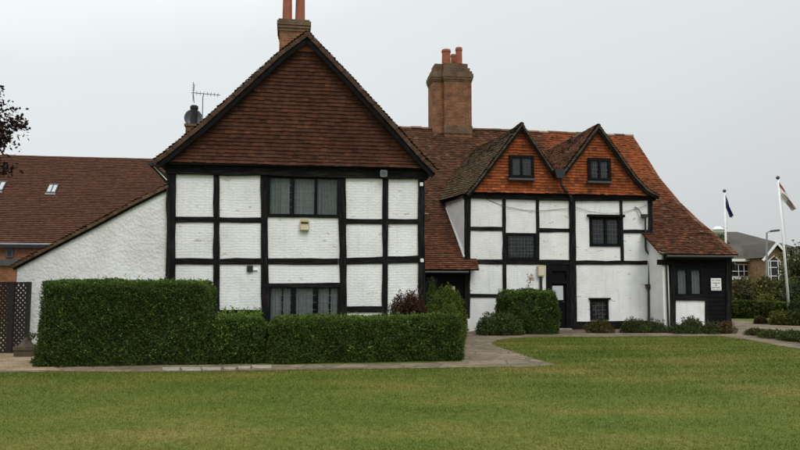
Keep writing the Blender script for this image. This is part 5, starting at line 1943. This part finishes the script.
def flag_white(o, base, top):
    D = top[1]
    q = lambda x, y: (lambda r_: np.array([r_[0], D, r_[1]]))(onY(x, y, D))

    def c(s, t):
        if t < .16: return (.32, .07, .055) if s < .4 else (.45, .43, .41)
        if t > .66: return (.62, .62, .62)
        if .40 < t < .54: return (.36, .10, .08) if s > .2 else (.62, .60, .58)
        return (.55, .53, .51) if s < .5 else (.26, .24, .22)
    limp_flag(o, base, q(779.2, 182.5), q(781.4, 201), q(794.6, 208), M['flag_white'], c)


pole('flagpole', 'white flagpole at the right edge flying a limp white and red flag', 777.9, 179.5, 790, 318.2, 32.5, flag_white)
pole('flagpole', 'farther white flagpole behind the roof end with a limp dark blue flag', 724.5, 192.5, 727.8, 316, 36., flag_blue)

# street lamp beyond the garden
D = 50.
b_ = onY(767.3, 306, D)
lp = thing('street_lamp', 'grey street lamp with one side arm in front of the brick house', 'street lamp', (b_[0], D, 0))
t_ = onY(766.8, 233, D); h_ = onY(777.5, 230.8, D)
mb = MB().tube([(b_[0], D, -.05), (b_[0], D, 1.2), (t_[0], D, t_[1])], [.10, .085, .055], 10).tube([(t_[0], D, t_[1]), (t_[0] + .05, D, t_[1] + .06), (h_[0] - .45, D, h_[1] - .02)], .04, 8)
mb.build('post', M['grey_metal'], lp, (b_[0], D, 0))
mb = MB().obox((h_[0] - .2, D, h_[1] + .0), (.30, 0, .03), (0, .14, 0), (-.0, 0, .07)); mb.build('lamp_head', M['dark_metal'], lp, (b_[0], D, 0))
# white domed lamp above the roof end
D = 42.
g_ = onY(718.2, 230.2, D); b_ = (g_[0], D, 0)
gl_ = thing('globe_lamp', 'white domed globe lamp on a post behind the roof end', 'lamp', b_)
mb = MB().tube([(g_[0], D, -.05), (g_[0], D, g_[1] - .28)], .05, 8); mb.build('post', M['grey_metal'], gl_, b_)
mb = MB().lathe((g_[0], D, g_[1] - .3), [(.10, 0), (.24, .08), (.30, .20), (.30, .30)], 20); mb.build('globe', mat_plain('acrylic', (.55, .58, .52), rough=.3, var=.05), gl_, b_, smooth=True)
mb = MB().lathe((g_[0], D, g_[1] + .0), [(.34, 0), (.345, .03), (.28, .14), (.14, .21), (.0, .23)], 20); mb.build('dome', M['white_paint'], gl_, b_, smooth=True)

# ------------------------------------------------------------------ trees and bushes beyond
def tree(name, label, base, crown_c, crown_r, n_clump, per, leaf, col, trunk_r=.2, group=None, clump_r=.35, mat='leaf_far', bare=.0):
    o = thing(name, label, 'tree', base, 0, group)
    mb = MB()
    base = np.array(base, float); cc = np.array(crown_c, float); cr_ = np.array(crown_r, float)
    tops = []
    mb.tube([base - (0, 0, .1), base * .6 + cc * .4 + (0, 0, 0), cc], [trunk_r, trunk_r * .75, trunk_r * .35], 8)
    P, Nn = [], []
    for i in range(n_clump):
        d = RNG.normal(0, 1, 3); d /= np.linalg.norm(d)
        rr = RNG.random() ** .33
        bump = 1 + .18 * math.sin(d[0] * 5 + i * .01) * math.cos(d[2] * 6) + .1 * math.sin(d[1] * 9)
        c = cc + d * cr_ * rr * bump
        if c[2] < .2: continue
        if i % 3 == 0:
            st = base * .35 + cc * .65 + RNG.normal(0, .1, 3)
            st[2] = min(st[2], c[2])
            mb.tube([st, (st + c) / 2 + (0, 0, -.1), c], [trunk_r * .25, trunk_r * .14, trunk_r * .05], 5)
        k = int(per * RNG.uniform(.5, 1.5))
        q = RNG.normal(0, 1, (k, 3)) * np.array([1, 1, .6]) * clump_r * RNG.uniform(.6, 1.3)
        P.append(c + q); Nn.append(q / (np.linalg.norm(q, axis=1)[:, None] + 1e-9) * .6 + d * .5)
    mb.build('trunk', M['bark'], o, tuple(base))
    leaf_mesh('crown', np.concatenate(P), np.concatenate(Nn), leaf, col, o, tuple(base), mat=mat, aspect=.6, up=-.1)
    return o


# copper beech whose crown reaches in from the left
tree('copper_beech', 'dark purple leaved tree reaching in at the left edge', (-10.9, 13.9, 0), (-11.08, 14, 5.05), (2.6, 2.2, 1.6), 2600, 60, .085, greens((.018, .011, .014), .35, (.030, .017, .018), .2), .2, clump_r=.15, mat='leaf')
TG = greens((.050, .068, .026), .3)
TB = 'bushes and trees behind the garden on the right'
for (x0, x1, yt, D, col, lab, nc, lf) in (
        (783, 818, 243, 49., greens((.045, .066, .028), .3), 'big green tree at the right edge behind the near flagpole', 130, .2),
        (806, 860, 236, 66., greens((.040, .058, .026), .3), 'large tree just beyond the right edge of the photo', 130, .22),
        (710, 727, 231.5, 44., greens((.055, .095, .028), .3), 'bright green tree tip under the white domed lamp', 70, .16),
        (690, 716, 250, 50., greens((.045, .066, .028), .3), 'green tree hidden behind the right end of the roof', 60, .2),
        (748, 776, 278, 42., greens((.062, .082, .026), .3, (.12, .10, .035), .2), 'yellowish green bush before the brick house', 90, .16),
        (731, 752, 279, 43., greens((.055, .070, .028), .3, (.10, .075, .03), .2), 'olive bush below the white framed window', 70, .16),
        (772, 797, 280, 41., greens((.050, .072, .026), .3), 'dense green bush below the tall gable window', 80, .16),
        (783, 812, 284, 37., greens((.026, .042, .018), .3), 'very dark evergreen bush right of the near flagpole', 80, .14),
        (737, 748, 288, 39., greens((.030, .036, .018), .3), 'small dark bush behind the box cut hedges', 40, .12),
        (755, 773, 296, 37., greens((.085, .105, .025), .3), 'low yellow green bush just above the box cut hedges', 50, .12)):
    xm = ((x0 + x1) / 2 - 400) / FPX * D; hw = (x1 - x0) / 2 / FPX * D
    zt = onY(750, yt, D)[1]
    tree('garden_tree', lab, (xm, D, 0), (xm, D, zt * .52), (hw * .95, hw * .9, zt * .46), nc, 46, lf, col, .12, TB, clump_r=hw * .26)
k_ = 0
for (x, y, r, h, lab) in ((8, 95, 6, 10, 'far tree standing behind the middle of the house'), (26, 100, 7, 11, 'far tree behind the twin gables'), (75, 92, 7, 10, 'far tree well to the right of the brick house'),
                     (95, 110, 8, 11, 'farthest tree on the right'), (-60, 95, 8, 10, 'far tree behind the long roof on the left')):
    h = min(h, CAM_H + (y / FPX) * 110) if x < 50 else min(h, 6.)
    if x > 50:
        tree('far_tree', lab, (x, y, 0), (x, y, h * .55), (r, r, h * .48), 90, 60, .4, TG, .3, 'far trees on the skyline', clump_r=1.2)

# ------------------------------------------------------------------ brick house on the right
D0 = 58.
BH = onY(757, 300, D0)
bh = thing('brick_house', 'buff brick house with a grey roof and white framed gable window beyond the garden', 'house', (BH[0], D0, 0))
bo = (BH[0], D0, 0)
Y = lambda x, y, D=D0: onY(x, y, D)
ze = Y(750, 258.4)[1]
xl, xr = Y(690, 258)[0], Y(832, 258)[0]
MB().box(xl, xr, D0, D0 + 11, -.05, ze).build('wall', M['brick_buff'], bh, bo)
zr = Y(736, 231.8, D0 + 5.5)[1]
xrid0, xrid1 = Y(700, 232, D0 + 5.5)[0], Y(737, 232, D0 + 5.5)[0]
mb = MB()
e0, e1 = xl - .4, Y(841, 258)[0]
mb.quad((e0, D0 - .4, ze - .1), (e1, D0 - .4, ze - .1), (xrid1, D0 + 5.5, zr), (xrid0, D0 + 5.5, zr))
mb.quad((e1, D0 - .4, ze - .1), (e1, D0 + 11.4, ze - .1), (xrid1, D0 + 5.5, zr))
mb.quad((e1, D0 + 11.4, ze - .1), (e0, D0 + 11.4, ze - .1), (xrid0, D0 + 5.5, zr), (xrid1, D0 + 5.5, zr))
mb.quad((e0, D0 + 11.4, ze - .1), (e0, D0 - .4, ze - .1), (xrid0, D0 + 5.5, zr))
mb.quad((e0, D0 - .4, ze - .12), (e0, D0 + 11.4, ze - .12), (e1, D0 + 11.4, ze - .12), (e1, D0 - .4, ze - .12))
mb.build('roof', M['slate'], bh, bo)
MB().box(e0, e1, D0 - .46, D0 - .40, ze - .26, ze - .06).build('fascia', M['white_paint'], bh, bo)
# window with three lights
def far_window(x0, y0, x1, y1, D, vbars, hbars, arch=False):
    a, b = onY(x0, y0, D), onY(x1, y1, D)
    mb = MB(); w = .055
    for t in vbars:
        u = a[0] + (b[0] - a[0]) * t
        mb.box(u - w / 2, u + w / 2, D - .08, D + .02, b[1], a[1])
    for t in hbars:
        z = b[1] + (a[1] - b[1]) * t
        mb.box(a[0] - w / 2, b[0] + w / 2, D - .075, D + .015, z - w / 2, z + w / 2)
    f = mb.build('window', M['white_paint'], bh, bo)
    if arch:
        mx = (a[0] + b[0]) / 2
        mb = MB().prism([(a[0], b[1]), (b[0], b[1]), (b[0], a[1]), (mx, a[1] + (b[0] - a[0]) * .42), (a[0], a[1])], D - .03, D - .012)
        mb.build('pane', M['glass_dark'], f, bo)
        MB().tube([(a[0], D - .05, a[1]), (mx, D - .05, a[1] + (b[0] - a[0]) * .42), (b[0], D - .05, a[1])], .04, 6).build('arch_frame', M['white_paint'], f, bo)
    else:
        MB().box(a[0], b[0], D - .03, D - .012, b[1], a[1]).build('pane', M['glass_dark'], f, bo)
    return f
far_window(731, 264.6, 751, 276.6, D0, (0, .36, .64, 1), (0, .45, 1))
a, b = Y(728, 277.4, D0), Y(766, 278.2, D0)
MB().box(a[0], b[0], D0 - .12, D0 + .01, b[1] - .12, a[1]).build('sill_band', M['white_paint'], bh, bo)
# projecting gable
D1 = 55.
ga = [onY(x, y, D1) for x, y in ((764.5, 258), (775.2, 244.8), (787.5, 258.5))]
mb = MB(); mb.prism([(ga[0][0] + .1, -.05), (ga[2][0] - .1, -.05), (ga[2][0] - .1, ga[2][1]), (ga[1][0], ga[1][1]), (ga[0][0] + .1, ga[0][1])], D1, D0 + .5)
mb.build('gable_wall', M['brick_buff'], bh, bo)
mb = MB()
for p, q in ((ga[0], ga[1]), (ga[1], ga[2])):
    p, q = np.array(p), np.array(q); t = (q - p) / np.linalg.norm(q - p); nn = np.array([-t[1], t[0]])
    p = p - t * .35; q = q + t * .02 if p is ga[0] else q
    mb.prism([tuple(p), tuple(q), tuple(q + nn * .17), tuple(p + nn * .17)], D1 - .35, D1 - .28)
mb.build('barge_board', M['white_paint'], bh, bo)
mb = MB()
mb.quad((ga[0][0] - .25, D1 - .3, ga[0][1] + .02), (ga[1][0], D1 - .3, ga[1][1] + .22), (ga[1][0], D0 + 4.5, ga[1][1] + .22), (ga[0][0] - .25, D0 + 1.5, ga[0][1] + .02))
mb.quad((ga[2][0] + .25, D1 - .3, ga[2][1] + .02), (ga[2][0] + .25, D0 + 1.5, ga[2][1] + .02), (ga[1][0], D0 + 4.5, ga[1][1] + .22), (ga[1][0], D1 - .3, ga[1][1] + .22))
mb.build('roof', M['slate'], bh, bo)
far_window(767.8, 261, 780.6, 284, D1, (0, .18, .82, 1), (.0, .35, .72, 1.), arch=True)

# ------------------------------------------------------------------ long roofed brick building on the left
VE, VRD = 43.2, 49.4
a = onV(0, 243, VE); rdg = onV(0, 155, VRD)
LB = (a[0], VE, 0)
lb = thing('brick_building', 'long brick building with a plain brown tile roof behind the white roughcast wall', 'building', to_world(LB), YAW)
uA, uB = a[0] - 14, onV(230, 200, VRD)[0]
rows = [((uA, p[0], p[1]), (uB, p[0], p[1])) for p in polyline_rows([(VE, a[1]), (VRD, rdg[1])], .17)]
tile_patch('roof', rows, col_far_roof, M['tile'], lb, LB, tile_w=.30, gauge_lift=.045)
mb = MB(); mb.quad((uA, VRD, rdg[1]), (uB, VRD, rdg[1]), (uB, VRD + 6, a[1]), (uA, VRD + 6, a[1])); mb.build('roof', M['underlay'], lb, LB)
MB().prism_u([(VE + .35, 0), (VE + .35, a[1]), (VRD, rdg[1] - .05), (VRD + 5.7, a[1]), (VRD + 5.7, 0)], uA + .3, uB - .3).build('wall', M['brick_far'], lb, LB)
MB().tube([(uA, VE - .08, a[1] - .06), (uB, VE - .08, a[1] - .06)], .07).build('gutter', M['grey_metal'], lb, LB)
MB().box(uA, uB, VE - .0, VE + .03, a[1] - .25, a[1] - .03).build('fascia', M['dark_metal'], lb, LB)
# roof lights
for (x0, x1, y0, y1) in ((47.6, 57.6, 185, 194.6), (-6, 5.2, 182, 192.6)):
    pv = lambda x, y: None
    # the point on the roof plane seen there
    sl = (rdg[1] - a[1]) / (VRD - VE)
    def on_roof(x, y):
        d = bdir(x, y)
        t = (a[1] - sl * VE - CAM_H) / (d[2] - sl * d[1])
        return np.array([d[0] * t, d[1] * t, CAM_H + d[2] * t])
    p00, p10, p11, p01 = on_roof(x0, y1), on_roof(x1, y1), on_roof(x1, y0), on_roof(x0, y0)
    nn = np.array([0, -sl, 1.]); nn /= np.linalg.norm(nn)
    cx = (p00 + p11) / 2
    ax = np.array([(p10[0] - p00[0]) / 2, 0, 0]); up_ = (p01 - p00) / 2; up_[0] = 0
    f = MB().obox(cx + nn * .05, ax, up_, nn * .06).build('roof_light', M['iron'], lb, LB)
    MB().obox(cx + nn * .115 - ax * .48, ax * .34, up_ * .70, nn * .006).obox(cx + nn * .115 + ax * .46, ax * .34, up_ * .70, nn * .006).build('pane', mat_plain('skylight_glass', (.42, .45, .46), rough=.15, var=.1), f, LB)
    MB().obox(cx + nn * .05 - up_ * 1.1, ax * 1.05, up_ * .08, nn * .05).build('lead_apron', M['lead'], f, LB)
# window and flat roofed annexe
a2, b2 = onV(6.5, 246.5, VE + .33), onV(13.2, 257.5, VE + .33)
f = MB().box(a2[0], b2[0], VE + .26, VE + .36, b2[1], a2[1]).build('window', M['dark_metal'], lb, LB)
MB().box(a2[0] + .1, b2[0] - .1, VE + .25, VE + .258, b2[1] + .08, a2[1] - .08).build('pane', M['glass'], f, LB)
VF = 36.
t2 = onV(17, 259.5, VF)
MB().box(t2[0] - 12, t2[0] + 1.2, VF, VF + 7.4, 0, t2[1] - .3).build('annexe_wall', M['brick_far'], lb, LB)
MB().box(t2[0] - 12, t2[0] + 1.35, VF - .15, VF + 7.3, t2[1] - .3, t2[1]).build('annexe_roof', M['dark_metal'], lb, LB)

# ------------------------------------------------------------------ lattice fence and stone trough
D = 16.9
x1 = onY(30, 300, D)[0]
fo = (x1, D, 0)
fence = thing('lattice_fence', 'dark brown diamond lattice fence panel at the left edge', 'fence', fo)
ztop = onY(15, 282.6, D)[1]
posts = [x1 - .04, onY(11.5, 300, D)[0], x1 - 1.9]
for i, p in enumerate(posts):
    w = .045 if i != 1 else .07
    MB().box(p - w, p + w, D - .045, D + .045, -.05, ztop + .02).build('fence_post', M['lattice'], fence, fo)
for xa, xb in ((posts[1] + .07, posts[0] - .045), (posts[2] + .045, posts[1] - .07)):
    mb = MB()
    W_, z0, z1 = xb - xa, .05, ztop - .03
    H_ = z1 - z0
    st = .118
    for sgn, dy in ((1, -.008), (-1, .008)):
        k = -int(H_ / st) - 1
        while k * st < W_ + H_:
            ox = xa + k * st if sgn > 0 else xb - k * st
            t0 = max(0., (xa - ox) if sgn > 0 else (ox - xb)); t1 = min(H_, (xb - ox) if sgn > 0 else (ox - xa))
            if t1 - t0 > .03:
                p, q = np.array([ox + sgn * t0, z0 + t0]), np.array([ox + sgn * t1, z0 + t1])
                c = (p + q) / 2; d = (q - p) / 2; nn = np.array([-d[1], d[0]]) / np.linalg.norm(d) * .023
                mb.obox((c[0], D + dy, c[1]), (d[0], 0, d[1]), (0, .0075, 0), (nn[0], 0, nn[1]))
            k += 1
    mb.box(xa, xb, D - .02, D + .02, z1, z1 + .045).box(xa, xb, D - .02, D + .02, z0 - .04, z0)
    mb.build('lattice', M['lattice'], fence, fo)
D = 16.2
a, b = onY(18, 354, D), onY(36.5, 354, D)
cx = (a[0] + b[0]) / 2
tr = thing('stone_trough', 'weathered brown stone trough with a mound of earth beside the fence', 'trough', (cx, D, 0))
w = (b[0] - a[0]) / 2
mb = MB().box(cx - w * .96, cx + w * .96, D - .2, D + .2, -.01, .16).box(cx - w, cx + w, D - .23, D + .23, .16, .24)
mb.build('basin', M['stone'], tr, (cx, D, 0))
mb = MB().lathe((cx - .03, D, .235), [(w * .85, 0), (w * .62, .06), (w * .36, .14), (w * .12, .19), (0, .2)], 14); mb.build('earth_mound', M['stone'], tr, (cx, D, 0))
c = (cx + .05, D - .02, .24)
leaf_mesh('plant', np.array([(c[0] + random.gauss(.08, .09), c[1] + random.gauss(0, .06), .36 + random.random() * .14) for _ in range(120)]), np.tile((0, -.4, .6), (120, 1)), .06, greens((.05, .07, .025), .3), tr, (cx, D, 0))
# tuft of grass between the hedge and the gravel
c = (onG(36, 366)[0], onG(36, 366)[1] + .5, 0)
mound('weed_clump', 'low green weeds at the left foot of the tall hedge', 'plant', (c[0], c[1], 0), (.36, .3, .16), 900, .06, greens((.055, .085, .022), .3), 4)
